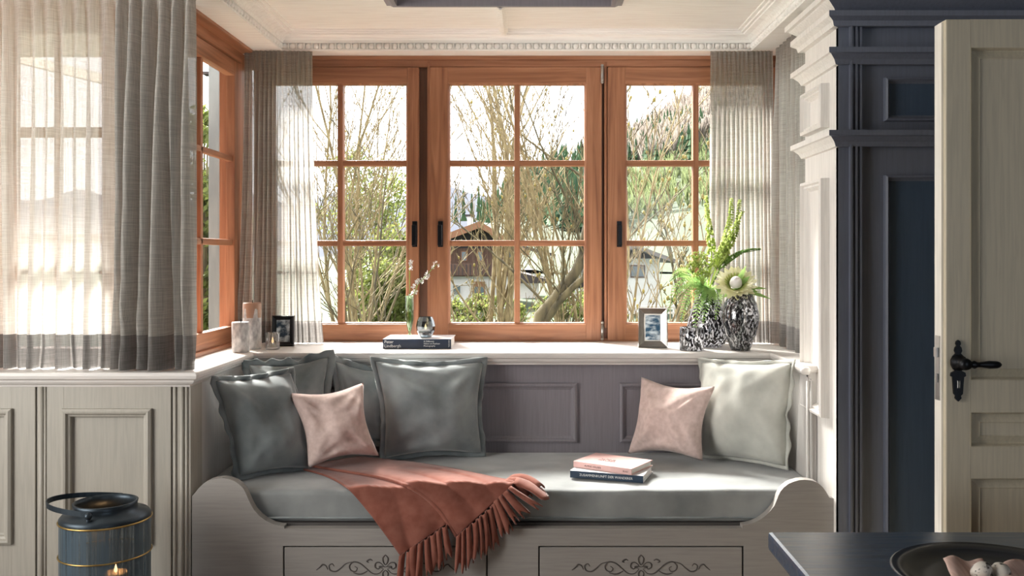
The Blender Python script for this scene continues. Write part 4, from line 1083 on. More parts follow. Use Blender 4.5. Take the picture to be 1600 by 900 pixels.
# ================================================================ CURTAINS
def curtain(name, label, path, z0, z1, folds, amp, m, hem_h=.10, seed=0, pleat=True, flare=0.0, group=None, wander=.35, nrow=34, hem=None):
    """path: plan line (x,y) the cloth hangs along; amplitude grows downwards"""
    pts = [Vector((p[0], p[1], 0)) for p in path]
    seglen = [0]
    for p, q in zip(pts, pts[1:]): seglen.append(seglen[-1]+(q-p).length)
    total = seglen[-1]
    def at(s):
        s = max(0, min(1, s))*total
        for i in range(len(pts)-1):
            if s <= seglen[i+1]+1e-9:
                t = (s-seglen[i])/max(1e-9, seglen[i+1]-seglen[i]); d = (pts[i+1]-pts[i]).normalized()
                return pts[i].lerp(pts[i+1], t), Vector((d.y, -d.x, 0)), d
        return pts[-1], Vector((0, -1, 0)), Vector((1, 0, 0))
    ncol = int(folds*12); so = seed*7.13
    def cloth(s, z):
        tz = (z1-z)/(z1-z0)                       # 0 top .. 1 bottom
        warp = noise.noise(Vector((s*3.0, tz*.9, so)))*.5*wander/ max(folds, 1)*3*tz
        ss = s+warp+noise.noise(Vector((s*folds*.37, 0, so+5)))*.42/folds
        p, nrm, d = at(s)
        ph = 2*math.pi*folds*ss
        sh = math.sin(ph); sh = math.copysign(abs(sh)**.75, sh)
        var = .65+.7*abs(noise.noise(Vector((s*folds*.6, tz*.5, so+9))))
        A = amp*(.55+.45*smooth01(tz*3))*var*(1+.35*tz)
        q = p+nrm*(sh*A)+nrm*(A*.45*math.sin(ph*.5+1.3+so+tz))*smooth01(tz*2)
        q = q+d*(math.cos(ph*2)*A*.22)
        q = q+d*(flare*(s-.5)*tz*tz*total)
        # the soft break where the cloth meets the hem
        q = q+nrm*noise.noise(Vector((s*folds*.8, tz*9, so+3)))*amp*.5*smooth01((tz-.72)*4)
        if pleat and tz < .03: q = p+nrm*(sh*A*.7)
        return Vector((q.x, q.y, z))
    root = thing(name, (pts[0].x*.5+pts[-1].x*.5, pts[0].y*.5+pts[-1].y*.5, z0), label, 'curtain', group)
    zh = z0+hem_h
    zsr = [z1-(z1-zh)*(i/nrow) for i in range(nrow+1)]
    mb = MB(); mb.grid([[cloth(k/ncol, z) for k in range(ncol+1)] for z in zsr]); mb.build('cloth', m, root, recalc=False)
    zs2 = [zh-(zh-z0)*(i/6) for i in range(7)]
    mb = MB(); mb.grid([[cloth(k/ncol, z) for k in range(ncol+1)] for z in zs2]); mb.build('hem_band', hem or M['hem'], root, recalc=False)
    mb = MB(); mb.grid([[cloth(k/ncol, z)+Vector((0, .004, 0)) for k in range(ncol+1)] for z in (z1, z1-.03)]); mb.build('heading_tape', m, root, recalc=False)
    return root
zlo = SILL+.004
Yc = 2.83
curtain('curtain', 'sheer linen curtain with dark hem over the bright window beside the picture edge', [(X(-60, Yc), Yc), (X(182, Yc), Yc)], zlo, SOF-.003, 11, .022, M['linen_sheer'], Z(524, Yc)-SILL, 1, flare=0, wander=.6)
curtain('curtain', 'gathered grey linen curtain hanging in deep folds before the corner post', [(X(186, Yc), Yc-.014), (X(304, Yc-.02), Yc-.020)], zlo, SOF-.003, 5.5, .042, M['linen_dense'], Z(524, Yc)-SILL, 2, wander=.4)
Yb = 3.655
curtain('curtain', 'pale linen curtain in fine pleats beside the black picture frame', [(X(383, Yb)-.0, Yb-.012), (X(488, Yb), Yb)], zlo, SOF-.003, 14, .013, M['linen_mid'], Z(503, Yb)-SILL, 3, flare=.32, wander=.25)
curtain('curtain', 'pale linen curtain in fine pleats behind the mottled vases', [(X(1110, Yb), Yb), (X(1207, Yb), Yb-.004)], zlo, SOF-.003, 14, .012, M['linen_mid'], Z(503, Yb)-SILL, 4, flare=.12, wander=.25)
curtain('curtain', 'cream linen curtain hanging across the side window next to the pilaster', [(.950, Yb-.03), (.945, 3.10)], zlo, SOF-.003, 9, .013, M['linen_mid'], Z(503, Yb)-SILL, 6, wander=.3)

# ================================================================ LANTERN
Yl = 2.53
LX = X(165, Yl); Rl = 66*Yl/K; ztop = Z(806, Yl)
ln = thing('lantern', (LX, Yl, 0), 'blue grey cylindrical lantern with handle and lit candle on the floor', 'lantern')
m, nt, b = newmat('ribbed_mesh_glass'); out = nt.nodes['Material Output']
wv = N(nt, 'TexNoise', Scale=1.0, Detail=3); nt.links.new(coords(nt, (150, 150, 3)), wv.inputs['Vector'])
fr = ramp(nt, wv.outputs['Fac'], [(.42, (.06, .06, .06)), (.62, (.5, .5, .5))])
b.inputs['Base Color'].default_value = (.085, .125, .16, 1); b.inputs['Roughness'].default_value = .3; b.inputs['Metallic'].default_value = .2
tp = N(nt, 'BsdfTransparent'); tp.inputs[0].default_value = (.75, .80, .85, 1); mxs = N(nt, 'MixShader'); nt.links.new(fr, mxs.inputs[0]); nt.links.new(b.outputs[0], mxs.inputs[1]); nt.links.new(tp.outputs[0], mxs.inputs[2]); nt.links.new(mxs.outputs[0], out.inputs[0])
M['mesh'] = m
mb = MB(); rows = []
for z in (0.03, .10, .2, .3, .4, ztop):
    rows.append([(LX+Rl*math.cos(k*math.pi/36), Yl+Rl*math.sin(k*math.pi/36), z) for k in range(72)])
mb.grid(rows, wrap=True); mb.build('ribbed_cylinder', M['mesh'], ln)
mb = MB(); mb.lathe([(0, 0), (Rl, 0), (Rl+.003, .005), (Rl+.003, .03), (Rl-.004, .034), (0, .034)], (LX, Yl, 0), 48); mb.build('base', M['lead'], ln)
def band(z, r2, mat, nm):
    mb = MB(); mb.tube([(LX+(Rl+.002)*math.cos(k*math.pi/24), Yl+(Rl+.002)*math.sin(k*math.pi/24), z) for k in range(49)], r2, 6, cap=False); mb.build(nm, mat, ln)
band(Z(862, Yl), .0022, M['brass'], 'brass_band'); band(ztop-.006, .0025, M['brass'], 'brass_band')
mb = MB()
mb.lathe([(Rl, -.004), (Rl+.001, .002), (Rl-.006, .010), (Rl*.72, .016), (Rl*.70, .030), (Rl*.72, .040), (Rl*.68, .041), (Rl*.66, .030), (Rl*.66, .006), (Rl*.9, -.004)], (LX, Yl, ztop), 48)
mb.build('lid', M['lead'], ln)
mb = MB()     # bail handle folded to the side
hp = []
for k in range(25):
    an = math.pi*k/24; hp.append((LX+.0+(-.155)*math.sin(an)+.0, Yl-(Rl*.86)*math.cos(an)*-1*-1, ztop+.030+.012*math.sin(an)))
rows = []
for p in hp:
    v = Vector(p); rows.append([v+Vector((0, 0, -.007)), v+Vector((.003, 0, -.007)), v+Vector((.003, 0, .007)), v+Vector((0, 0, .007))])
mb.grid(rows, smooth=False, wrap=True); mb.build('handle', M['lead'], ln)
for sy in (-1, 1):
    mb = MB(); mb.ball((LX, Yl+sy*Rl*.86, ztop+.026), .010, 10, 8); mb.tube([(LX, Yl+sy*Rl*.86, ztop+.0), (LX, Yl+sy*Rl*.86, ztop+.026)], .006, 8); mb.build('hinge_knob', M['lead'], ln)
pc = P(181, 893, Yl-.02)
mb = MB(); mb.lathe([(0, -.22), (.030, -.22), (.031, -.004), (.027, 0), (0, -.004)], (pc.x, pc.y, pc.z), 24); cd = mb.build('candle', M['wax'], ln)
mb = MB(); mb.lathe([(0, 0), (.004, .003), (.005, .008), (.003, .015), (0, .025)], (pc.x, pc.y, pc.z-.003), 12); mb.build('flame', M['flame'], cd)
boxo('candle_stand', M['lead'], ln, LX-.06, LX+.06, Yl-.06, Yl+.06, .033, pc.z-.215)
pl = bpy.data.lights.new('candle_glow', 'POINT'); pl.energy = .35; pl.color = (1, .5, .2); pl.shadow_soft_size = .012
plo = bpy.data.objects.new('candle_glow', pl); col.objects.link(plo); plo.location = (pc.x, pc.y, pc.z+.045)

# ================================================================ TABLE, PLATE, NAPKIN, EGGS
TZ = .75; TY = (EYE-TZ)*K/(830-400); TX = X(1199, TY)
M['table'] = None
m, nt, b = newmat('black_stained_oak')
n = N(nt, 'TexNoise', Scale=1.0, Detail=7, Distortion=1.5); nt.links.new(coords(nt, (5, 60, 60), (0, 0, .5)), n.inputs['Vector'])
nt.links.new(ramp(nt, n.outputs['Fac'], [(.35, (.004, .018, .045)), (.65, (.012, .050, .110))]), b.inputs['Base Color'])
nt.links.new(ramp(nt, n.outputs['Fac'], [(.3, (.28, .28, .28)), (.7, (.5, .5, .5))]), b.inputs['Roughness']); bump(nt, b, n.outputs['Fac'], .5, .002)
b.inputs['Coat Weight'].default_value = 1; b.inputs['Coat Roughness'].default_value = .22; b.inputs['Coat IOR'].default_value = 2.2; b.inputs['Coat Tint'].default_value = (.8, .9, 1, 1); b.inputs['Specular IOR Level'].default_value = .7
M['table'] = m
tb = thing('dining_table', ((TX+1.6)/2, .95, 0), 'black stained oak dining table corner holding the dark plate', 'table')
mb = MB(); mb.box(TX, 1.75, .38, TY, TZ-.030, TZ, .006); mb.build('tabletop', M['table'], tb)
mb = MB(); mb.box(TX+.12, 1.63, .50, TY-.12, TZ-.10, TZ-.030); mb.build('apron', M['table'], tb)
for a in (TX+.12, 1.56):
    for c in (.50, TY-.19): boxo('leg', M['table'], tb, a, a+.07, c, c+.07, 0, TZ-.03, .004)
pY = 1.262; pX = X(1561, pY)
M['plate'] = plain('black_glaze', (.012, .015, .022), .25)
pt_ = thing('plate', (pX, pY, TZ), 'round black plate with raised rim on the dark table', 'plate')
mb = MB(); mb.lathe([(0, 0), (.085, 0), (.105, .004), (.135, .015), (.139, .018), (.136, .0195), (.118, .014), (.112, .010), (.090, .007), (0, .006)], (pX, pY, TZ), 64)
mb.build('dish', M['plate'], pt_)
nk = thing('napkin', (pX, pY, TZ+.007), 'pink striped cloth napkin folded on the black plate', 'napkin')
m = noisy('pink_stripe_cloth', (.56, .36, .30), (.76, .56, .49), (60, 3, 3), 2, 3, .9, .3, .001); M['napkin'] = m
def nap(cpts, lift, nm):
    A, B, Cc, D = [Vector(p) for p in cpts]; n2 = 16; rows = []
    for j in range(n2+1):
        row = []
        for i in range(n2+1):
            u, v = i/n2, j/n2; p = A.lerp(B, u).lerp(D.lerp(Cc, u), v); row.append(p+Vector((0, 0, lift+.006*math.sin(u*7+v*2)*u*(1-u)*3+.004*noise.noise(Vector((u*3, v*3, 3))))))
        rows.append(row)
    mb = MB(); mb.grid(rows); mb.build(nm, M['napkin'], nk, solid=.003)
zq = TZ+.012
def onz(px, py, z): 
    Yy = (EYE-z)*K/(py-400); return Vector((X(px, Yy), Yy, z))
nap((onz(1474, 876, zq+.006), onz(1535, 876, zq+.006), onz(1560, 925, zq), onz(1496, 925, zq)), .002, 'folded_layer')
nap((onz(1560, 890, zq+.004), onz(1640, 868, zq+.01), onz(1660, 915, zq), onz(1575, 930, zq)), .004, 'folded_layer')
M['egg'] = noisy('speckled_shell', (.06, .045, .035), (.74, .68, .60), (1, 1, 1), 110, 3, .45, .05, stops=(.40, .47))
for i, (px, lab) in enumerate(((1533, 'speckled quail egg lying towards the table corner'), (1563, 'speckled quail egg lying in the middle of the napkin'))):
    c = onz(px, 893, zq+.010)
    mb = MB(); prof = []
    for k in range(13):
        th = math.pi*k/12; prof.append((.0115*math.sin(th)*(1-.12*math.cos(th)), -.0150*math.cos(th)))
    mb.lathe([(max(r, 0), z) for r, z in prof], (0, 0, 0), 18)
    R = Matrix.Rotation(.9, 3, 'Y') @ Matrix.Rotation(.5+i, 3, 'X'); mb.v = [tuple(c+Vector((0, 0, .001))+R @ Vector(v)) for v in mb.v]
    o = mb.build('quail_egg', M['egg']); tag(o, lab, 'egg', 'quail eggs on the plate')

# ================================================================ OUTSIDE
gd = struct('ground_outside', (0, 30, 0), 'green lawn and meadow outside the windows')
def gz(Y): return -.35-.95*smooth01((Y-4)/40)
mb = MB(); rows = []
for j in range(40):
    Y = 4+(j/39)**2*170; rows.append([((i/20-.5)*(60+Y*2.2), Y, gz(Y)+.12*noise.noise(Vector((i, j*.7, 0)))*min(1, Y/12)) for i in range(21)])
mb.grid(rows); mb.build('lawn', M['grass'], gd)
boxo('near_lawn', M['grass'], gd, -14, -1.35, 3.2, 4.3, -.5, -.36)
# hill with meadow, woods on its crest
crest = [(-400, 400), (500, 402), (640, 385), (700, 368), (760, 345), (820, 285), (870, 262), (920, 250), (980, 228), (1040, 190), (1080, 165), (1115, 150), (1200, 120), (1400, 70), (1900, 40)]
def crest_y(px):
    for (a, ya), (b2, yb) in zip(crest, crest[1:]):
        if px <= b2: return lerp(ya, yb, (px-a)/(b2-a))
    return crest[-1][1]
def hill_pt(px, t):
    Y = 130+420*t; yb = 425; y = lerp(yb, crest_y(px), t**.8)
    return P(px, y, Y)+Vector((0, 0, 1.6*noise.noise(Vector((px*.02, t*6, 0)))))
mb = MB(); mb.grid([[hill_pt(px, t/24) for px in range(-400, 1901, 25)] for t in range(25)])
hl = mb.build('hill', M['hill_grass']); tag(hl, 'meadow hillside rising behind the houses', None, kind='structure')
mb = MB(); rng = random.Random(3)
rows = [[], [], []]
for px in range(-600, 2200, 20):
    y = 318-26*math.exp(-((px-690)/70)**2)-18*noise.noise(Vector((px*.012, 0, 4)))-(10 if px < 600 else 0)
    rows[0].append(P(px, 405, 2300)); rows[1].append(P(px, (y+405)/2+4*noise.noise(Vector((px*.05, 3, 0))), 2600)); rows[2].append(P(px, y, 3000))
mb.grid(rows); mt = mb.build('mountain_range', M['mountain']); tag(mt, 'hazy blue mountains beyond the hill', None, kind='structure')
def conifer_mesh(mb, p, h, r, n=7):
    z = p.z
    for k in range(4):
        a = k/4; mb.lathe([(r*(1-a*.85), h*(.08+.22*k)), (0, h*(.08+.22*k)+h*.36)], (p.x, p.y, z), n, smooth=False, wob=lambda an, zz: 1+.18*math.sin(an*3+zz))
rng = random.Random(21)
mb = MB()
cnt = 0
for k in range(9000):
    px = rng.uniform(690, 1300); t = rng.uniform(.22, 1.0); p = hill_pt(px, t)
    y = 400-(p.z-EYE)*K/p.y
    band = False
    if px < 775: band = y < 352
    elif px < 965: band = y < lerp(345, 372, (px-775)/190) and rng.random() < .95
    else: band = (212-.16*(px-985)) < y-8 < 252 and rng.random() < .75
    if not band: continue
    h = rng.uniform(9, 15); conifer_mesh(mb, p, h, h*.2, 6); cnt += 1
    if cnt > 700: break
cf = mb.build('conifer_forest', M['conifer']); tag(cf, 'dark green conifer forest covering the hillside', None, kind='stuff')
mb = MB()
def bare_crown(mb, p, h, n):
    for q in range(n):
        a = rng.uniform(0, 6.283); sp = rng.uniform(.02, .34)*h; d = Vector((math.cos(a)*sp, math.sin(a)*sp, h*rng.uniform(.55, 1.05))); wv = h*rng.uniform(.012, .03)
        b0 = p+Vector((0, 0, h*rng.uniform(0, .35))); t = p+d; mb.add([b0-Vector((wv, 0, 0)), b0+Vector((wv, 0, 0)), t+Vector((wv*.5, .2, 0)), t-Vector((wv*.5, .2, 0))], [(0, 1, 2, 3)])
for k in range(1500):
    px = rng.uniform(960, 1280); t = rng.uniform(.66, 1.0); p = hill_pt(px, t); y = 400-(p.z-EYE)*K/p.y
    if y > 258: continue
    bare_crown(mb, p, rng.uniform(9, 14), 16)
bw = mb.build('bare_woodland', M['bare_wood']); tag(bw, 'brown leafless woodland on top of the hill', None, kind='stuff')
mb = MB()
for k in range(700):
    px = rng.uniform(960, 1300); t = rng.uniform(.30, .72); p = hill_pt(px, t); bare_crown(mb, p, rng.uniform(4, 8), 12)
sb = mb.build('hillside_scrub', M['scrub']); tag(sb, 'pale green scrub on the slope below the brown woodland', None, kind='stuff')
rng = random.Random(31)
for k, (px, yb, h) in enumerate(((712, 352, 16), (724, 350, 19), (737, 351, 17), (748, 349, 20), (762, 352, 18), (1019, 196, 14))):
    p = P(px, yb, 300 if k < 5 else 480); mb = MB(); conifer_mesh(mb, p, h*.62, h*.06, 8)
    o = mb.build('spruce_tree', M['conifer'])
    if k < 5: tag(o, ('first', 'second', 'third', 'fourth', 'fifth')[k]+' far dark spruce from the handled casement stile in the row behind the chalet roof', 'tree', 'spruces behind the chalet')
    else: tag(o, 'lone dark spruce rising above the brown woodland crest', 'tree')

# chalet
def house_part(name, m, parent, px0, px1, py0, py1, Y, dep):
    return boxo(name, m, parent, X(px0, Y), X(px1, Y), Y, Y+dep, Z(py1, Y), Z(py0, Y))
HY = 45.0
ch = thing('chalet', P(755, 482, HY), 'chalet with white ground floor, brown timber gable and orange door', 'house')
house_part('ground_floor', M['ext_white'], ch, 660, 802, 432, 484, HY, 7)
house_part('timber_storey', M['ext_brown'], ch, 655, 806, 388, 432, HY-.15, 7)
mb = MB(); gp = [(X(655, HY), Z(389, HY)), (X(806, HY), Z(389, HY)), (X(806, HY), Z(380, HY)), (X(752, HY), Z(352, HY)), (X(655, HY), Z(385, HY))]
mb.prism(gp, 'y', HY-.1, HY+6.8); mb.build('gable', M['ext_dark'], ch)
for (a, b2) in (((752, 347), (632, 392)), ((752, 347), (826, 392))):
    mb = MB(); A, B = (X(a[0], HY), Z(a[1], HY)), (X(b2[0], HY), Z(b2[1], HY)); tk = .22
    mb.prism([A, B, (B[0], B[1]-tk), (A[0], A[1]-tk)], 'y', HY-1.3, HY+7.6); mb.build('roof', M['ext_roof'], ch)
    mb = MB(); mb.prism([(A[0], A[1]-.01), (B[0], B[1]-.01), (B[0], B[1]-.32), (A[0], A[1]-.32)], 'y', HY-1.36, HY-1.3); mb.build('barge_board', M['ext_orange'], ch)
house_part('chimney', M['ext_white'], ch, 730, 738, 338, 362, HY+2.5, .5); house_part('chimney_cap', M['ext_dark'], ch, 727, 741, 335, 338, HY+2.4, .7)
dr2 = house_part('door', M['ext_orange'], ch, 739, 758, 440, 480, HY-.08, .1)
for a in (741, 750): house_part('door_pane', M['ext_glass'], dr2, a, a+6, 448, 466, HY-.10, .03)
for (a, b2, c, d) in ((784, 795, 452, 464), (708, 719, 446, 460)):
    f = house_part('window', M['ext_white'], ch, a-1.5, b2+1.5, c-1.5, d+1.5, HY-.06, .1); house_part('pane', M['ext_glass'], f, a, b2, c, d, HY-.08, .03)
bal = house_part('balcony', M['ext_brown'], ch, 652, 808, 412, 430, HY-1.1, .08)
for a in range(656, 806, 6): house_part('baluster', M['ext_dark'], bal, a, a+1.4, 413, 430, HY-1.14, .04)
for a in (670, 695, 720, 745, 770, 792): 
    f = house_part('window', M['ext_orange'], ch, a, a+10, 392, 408, HY-.2, .08); house_part('pane', M['ext_glass'], f, a+1.5, a+8.5, 393.5, 407, HY-.22, .03)
# low wing of the chalet
wg = thing('shed', P(830, 484, 55), 'low white shed with dark sloping roof beside the chalet', 'house')
house_part('wall', M['ext_white'], wg, 812, 842, 440, 486, 55, 4)
mb = MB(); mb.prism([(X(806, 55), Z(424, 55)), (X(856, 55), Z(436, 55)), (X(856, 55), Z(442, 55)), (X(806, 55), Z(442, 55))], 'y', 54.2, 59.5); mb.build('roof', M['ext_dark'], wg)
mb = MB(); mb.prism([(X(808, 55), Z(380, 55)), (X(870, 55), Z(397, 55)), (X(870, 55), Z(401, 55)), (X(808, 55), Z(386, 55))], 'y', 58, 62); mb.build('upper_roof', M['ext_dark'], wg)
wg2 = thing('garage', P(912, 486, 43), 'small white garage with arched dark gate behind the leaning trunk', 'house')
house_part('wall', M['ext_white'], wg2, 893, 925, 425, 488, 43, 3); house_part('gate', M['ext_dark'], wg2, 902, 914, 436, 450, 42.95, .1)
mb = MB(); mb.prism([(X(890, 43), Z(426, 43)), (X(909, 43), Z(412, 43)), (X(928, 43), Z(426, 43))], 'y', 42.4, 46.4); mb.build('roof', M['ext_roof'], wg2)
# white house on the right
h2 = thing('white_house', P(1000, 486, 38), 'white rendered house with dark eaves and one square window', 'house')
HY2 = 38.0
house_part('wall', M['ext_white'], h2, 945, 1031, 403, 488, HY2, 7)
mb = MB(); mb.prism([(X(945, HY2), Z(404, HY2)), (X(1031, HY2), Z(404, HY2)), (X(988, HY2), Z(384, HY2))], 'y', HY2-.02, HY2+7); mb.build('gable', M['ext_dark'], h2)
for (a, b2) in (((988, 382), (925, 408)), ((988, 382), (1050, 405))):
    A, B = (X(a[0], HY2), Z(a[1], HY2)), (X(b2[0], HY2), Z(b2[1], HY2)); mb = MB(); mb.prism([A, B, (B[0], B[1]-.16), (A[0], A[1]-.16)], 'y', HY2-1.0, HY2+7.6); mb.build('roof', M['ext_roof'], h2)
f = house_part('window', M['ext_brown'], h2, 985, 1008, 414, 434, HY2-.05, .1); 
for a in (986.5, 997.5): house_part('pane', M['ext_glass'], f, a, a+9, 416, 432, HY2-.08, .03)
# fence
fn = thing('rail_fence', P(1030, 492, 30), 'weathered wooden rail fence before the white house', 'fence')
M['fence'] = noisy('weathered_fence', (.34, .31, .28), (.55, .52, .48), (1, 4, 4), 6, bmp=.1)
for k in range(9):
    px = 850+k*34; house_part('post', M['fence'], fn, px-2, px+2, 474, 500, 30, .1)
for yy in (480, 489): house_part('rail', M['fence'], fn, 846, 1130, yy-1.6, yy+1.6, 29.95, .05)

# ---- trees and shrubs close to the window
def tubes_tree(name, label, base, stems, seed, mat, paths=(), levels=3, kids=(6, 5, 4), budm=None, lenk=.52, rk=.5, up=.35, group=None, buds=.5, minr=.004, leafm=None, leafn=0):
    rng = random.Random(seed); root = thing(name, base, label, 'tree', group)
    tr = MB(); br = MB(); tips = []
    def grow(p, d, L, r, lvl, mb):
        n = 7 if lvl == 0 else (5 if lvl < 3 else 3); pts = [Vector(p)]; rad = [r]; d = Vector(d).normalized(); c = Vector(p)
        for i in range(n):
            d = (d+Vector((rng.gauss(0, .10), rng.gauss(0, .10), rng.gauss(0, .06)+up*.12))).normalized(); c = c+d*L/n; pts.append(c.copy()); rad.append(max(minr*.55, r*(1-.72*(i+1)/n)))
        mb.tube(pts, rad, 7 if lvl == 0 else (5 if lvl == 1 else 3), cap=False)
        if lvl >= levels: tips.append((pts[-1], d)); tips.append((pts[-2], d)); return
        for k in range(kids[lvl]):
            t = .22+.75*(k+rng.random()*.8)/kids[lvl]; i = min(n-1, int(t*n)); q = pts[i].lerp(pts[i+1], t*n-i)
            side = Vector((rng.gauss(0, 1), rng.gauss(0, 1), rng.gauss(.2, .5))).normalized(); dd = (d*.9+side*.75+Vector((0, 0, up))).normalized()
            grow(q, dd, L*lenk*rng.uniform(.7, 1.2)*(1.1-.4*t), max(minr, rad[i]*rk*rng.uniform(.8, 1.1)), lvl+1, br)
    for (d, L, r) in stems: grow(base, d, L, r*(.5 if r < .09 else 1), 0, tr)
    for pp, rr in paths:
        sm = [Vector(crv(pp, k/16)) for k in range(17)]
        tr.tube(sm, [rr*(1-.55*k/16)*(1+.10*math.sin(k*2.3)) for k in range(17)], 9, cap=False)
        for k in range(4, 17, 2): grow(sm[k], Vector((rng.gauss(0, .7), rng.gauss(0, .5), 1)), 1.1*rng.uniform(.6, 1.2), rr*.22, 1, br)
    tr.build('trunk', mat, root)
    b_ = br.build('branches', mat, root); b_['kind'] = 'stuff'
    if budm:
        mb = MB()
        for p, d in tips:
            if rng.random() < buds:
                mb.ball(p, rng.uniform(.6, 1.3)*minr*2.2, 5, 4, (1, 1, 1.5))
        o = mb.build('buds', budm, root); o['kind'] = 'stuff'
    if leafm:
        mb = MB()
        for k in range(leafn):
            p, d = rng.choice(tips); q = p+Vector((rng.gauss(0, 1), rng.gauss(0, 1), rng.gauss(0, 1)))*.14; leaf1(mb, q, rng, .045)
        o = mb.build('leaves', leafm, root); o['kind'] = 'stuff'
    return root
def leaf1(mb, q, rng, s):
    d = Vector((rng.gauss(0, 1), rng.gauss(0, 1), rng.gauss(0, 1))).normalized(); a = d.orthogonal().normalized(); b = d.cross(a); s *= rng.uniform(.6, 1.3)
    mb.add([q-a*s, q+b*s*.45, q+a*s, q-b*s*.45], [(0, 1, 2, 3)])
def D(px, py, base, Y):      # direction from a base to where a picture point lies at depth Y
    return (P(px, py, Y)-Vector(base))
def stem(px, py, base, Y, r): v = D(px, py, base, Y); return (v, v.length, r)
Yt = 9.0; b1 = P(555, 560, Yt); b1.z = gz(Yt)
tubes_tree('bare_shrub', 'many-stemmed bare shrub outside the casement beside the pleated curtain', b1,
    [stem(500, 60, b1, 9.4, .05), stem(540, 90, b1, 8.8, .045), stem(580, 40, b1, 9.2, .05), stem(610, 150, b1, 9.0, .04), stem(455, 120, b1, 9.2, .045), stem(660, 240, b1, 8.7, .035), stem(520, 20, b1, 9.9, .04), stem(630, 60, b1, 9.7, .03)],
    4, M['bark'], kids=(11, 5, 3), budm=M['bud'], buds=.06, minr=.0042, lenk=.40)
b2_ = P(775, 560, 8.0); b2_.z = gz(8)
tubes_tree('bare_tree', 'pale bare tree fanning many branches behind the middle casement', b2_,
    [stem(745, 60, b2_, 8.2, .055), stem(700, 190, b2_, 7.8, .04), stem(690, 330, b2_, 7.9, .03), stem(835, 40, b2_, 8.1, .05), stem(880, 110, b2_, 7.8, .04), stem(790, 30, b2_, 8.4, .07), stem(720, 90, b2_, 8.6, .035), stem(855, 200, b2_, 8.5, .03), stem(760, 300, b2_, 7.7, .03)],
    9, M['bark'], paths=(([b2_, P(793, 500, 8.1), P(800, 440, 8.1), P(804, 380, 8.1), P(797, 300, 8.1), P(790, 230, 8.1), P(770, 130, 8.1)], .034),), kids=(7, 5, 3), budm=M['bud'], buds=.06, minr=.004, lenk=.38)
b3 = P(825, 590, 7.0); b3.z = gz(7)
tubes_tree('leaning_tree', 'thick trunk leaning towards the white house with rough bark', b3,
    [], 12, M['bark_dark'], paths=(([b3, P(838, 520, 7.0), P(864, 472, 7.0), P(888, 440, 7.02), P(906, 412, 7.05), P(914, 370, 7.1), P(926, 300, 7.2), P(930, 200, 7.3)], .056), ([P(846, 512, 7.0), P(875, 470, 6.95), P(915, 432, 6.9), P(960, 400, 6.9)], .035)), levels=3, kids=(5, 4, 3), minr=.004, lenk=.5, rk=.4, up=.2)
b4 = P(900, 440, 7.0)
b3b = P(905, 560, 7.3); b3b.z = gz(7.3)
tubes_tree('bare_tree', 'bare tree with buds rising straight behind the hinged casement stile', b3b,
    [stem(915, 60, b3b, 7.4, .05), stem(890, 120, b3b, 7.2, .04), stem(960, 150, b3b, 7.3, .035), stem(925, 250, b3b, 7.0, .03), stem(870, 60, b3b, 7.7, .03)],
    17, M['bark'], kids=(9, 5, 3), budm=M['bud'], buds=.08, minr=.004, lenk=.36)
b5 = P(960, 560, 6.0); b5.z = gz(6)
tubes_tree('budding_shrub', 'shrub with yellow buds reaching across the casement before the white house', b5,
    [stem(1075, 130, b5, 6.2, .030), stem(1030, 110, b5, 6.0, .026), stem(1095, 230, b5, 5.9, .024), stem(1000, 90, b5, 6.3, .024), stem(1080, 330, b5, 5.9, .020), stem(980, 160, b5, 6.0, .02)],
    23, M['bark'], kids=(8, 4, 2), budm=M['bud'], buds=.22, minr=.0038, lenk=.32)
b6 = P(1080, 560, 14); b6.z = gz(14)
tubes_tree('small_tree', 'small gnarled tree between the white house and the curtain', b6, [stem(1085, 330, b6, 14, .07), stem(1060, 380, b6, 14, .05), stem(1110, 370, b6, 14.5, .05), stem(1040, 430, b6, 13.6, .035)],
    29, M['bark_dark'], kids=(6, 4, 3), minr=.010, lenk=.42, budm=M['bud'], buds=.3)
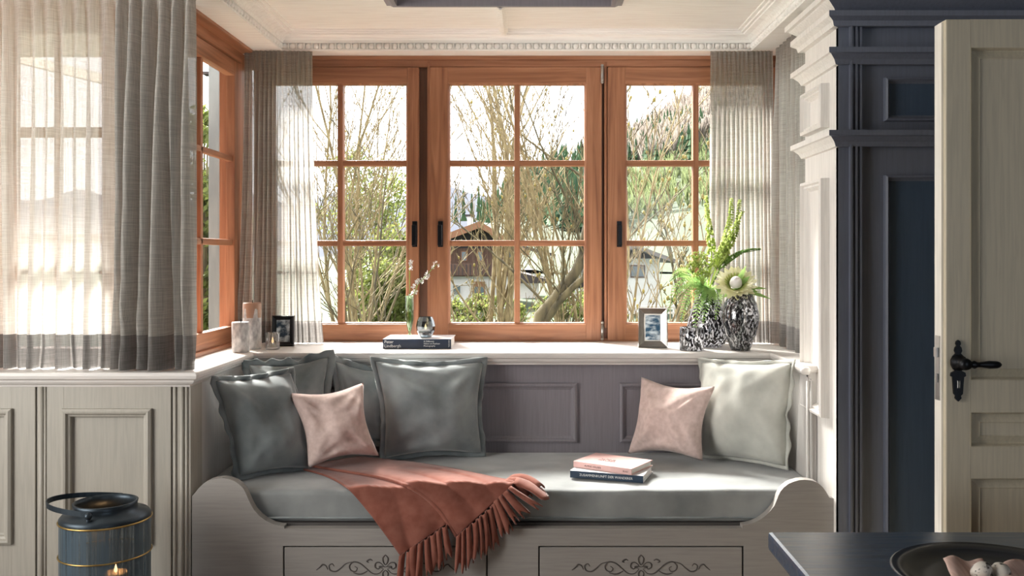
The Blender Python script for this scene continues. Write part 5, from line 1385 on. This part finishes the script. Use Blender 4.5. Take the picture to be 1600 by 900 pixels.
# dark branches crossing low in front of the evergreen shrub
b7 = P(550, 560, 6.5); b7.z = gz(6.5)
tubes_tree('bare_shrub', 'dark forked shrub before the evergreen behind the candles and bud vase', b7, [stem(600, 330, b7, 6.6, .045), stem(640, 330, b7, 6.4, .035), stem(500, 340, b7, 6.5, .035), stem(560, 250, b7, 6.8, .03)], 37, M['bark_dark'], kids=(6, 3, 2), minr=.0042, lenk=.42, up=.1)
def leafy(name, label, c, rx, ry, rz, n, mat, seed, s=.05):
    rng = random.Random(seed); root = thing(name, (c[0], c[1], gz(max(4, c[1]))), label, 'bush'); mb = MB(); tw = MB()
    clumps = []
    for k in range(46):
        d = Vector((rng.gauss(0, 1), rng.gauss(0, 1), rng.gauss(0, 1))).normalized()*rng.random()**.33; clumps.append(Vector((c[0]+d.x*rx, c[1]+d.y*ry, c[2]+d.z*rz)))
    foot = Vector((c[0], c[1], gz(max(4, c[1]))-.02))
    for q in clumps: tw.tube([foot, foot.lerp(q, .5)+Vector((0, 0, .1)), q], [.02, .012, .005], 4, cap=False)
    for k in range(n):
        q = rng.choice(clumps); leaf1(mb, q+Vector((rng.gauss(0, .5), rng.gauss(0, .5), rng.gauss(0, .42)))*min(rx, rz)*.32, rng, s)
    tw.build('twigs', M['bark_dark'], root)['kind'] = 'stuff'; mb.build('leaves', mat, root)['kind'] = 'stuff'; return root
leafy('evergreen_bush', 'yellow-green evergreen bush outside behind the bud vase', P(600, 445, 11), .50, .5, .65, 9000, M['leaf_shrub'], 1, .034)
leafy('evergreen_bush', 'tall loose green bush behind the bare stems of the shrub', P(575, 330, 15), .75, .6, 1.0, 5000, M['leaf_shrub'], 2, .035)
leafy('garden_bush', 'green bush outside the side window', P(318, 380, 7.0), .35, .4, 1.1, 5000, M['leaf_shrub'], 3, .04)
leafy('garden_bush', 'low scrub at the foot of the trees before the chalet', P(735, 488, 16), 1.1, .5, .28, 3500, M['leaf_shrub'], 4, .04)
leafy('garden_bush', 'low scrub at the foot of the leaning trunk', P(885, 478, 18), .7, .5, .32, 2500, M['leaf_shrub'], 5, .045)
# grey post outside the side window
gp = thing('porch_post', (X(338, 4.5), 4.5, -.35), 'grey timber post outside the side window', 'post')
boxo('shaft', M['grey_post'], gp, X(330, 4.5), X(347, 4.5), 4.46, 4.56, -.4, 2.25, .004); boxo('bracket', M['ext_dark'], gp, X(318, 4.5), X(332, 4.5), 4.48, 4.54, Z(117, 4.5), Z(113, 4.5))
ev = struct('trim_4', P(90, 95, 4.4), 'pale sloping eave outside the curtained window')
mb = MB(); A, B = P(-60, 62, 4.4), P(200, 126, 4.4); mb.prism([(A.x, A.z), (B.x, B.z), (B.x, B.z-.045), (A.x, A.z-.045)], 'y', 4.36, 4.44); mb.build('board', M['cream'], ev)
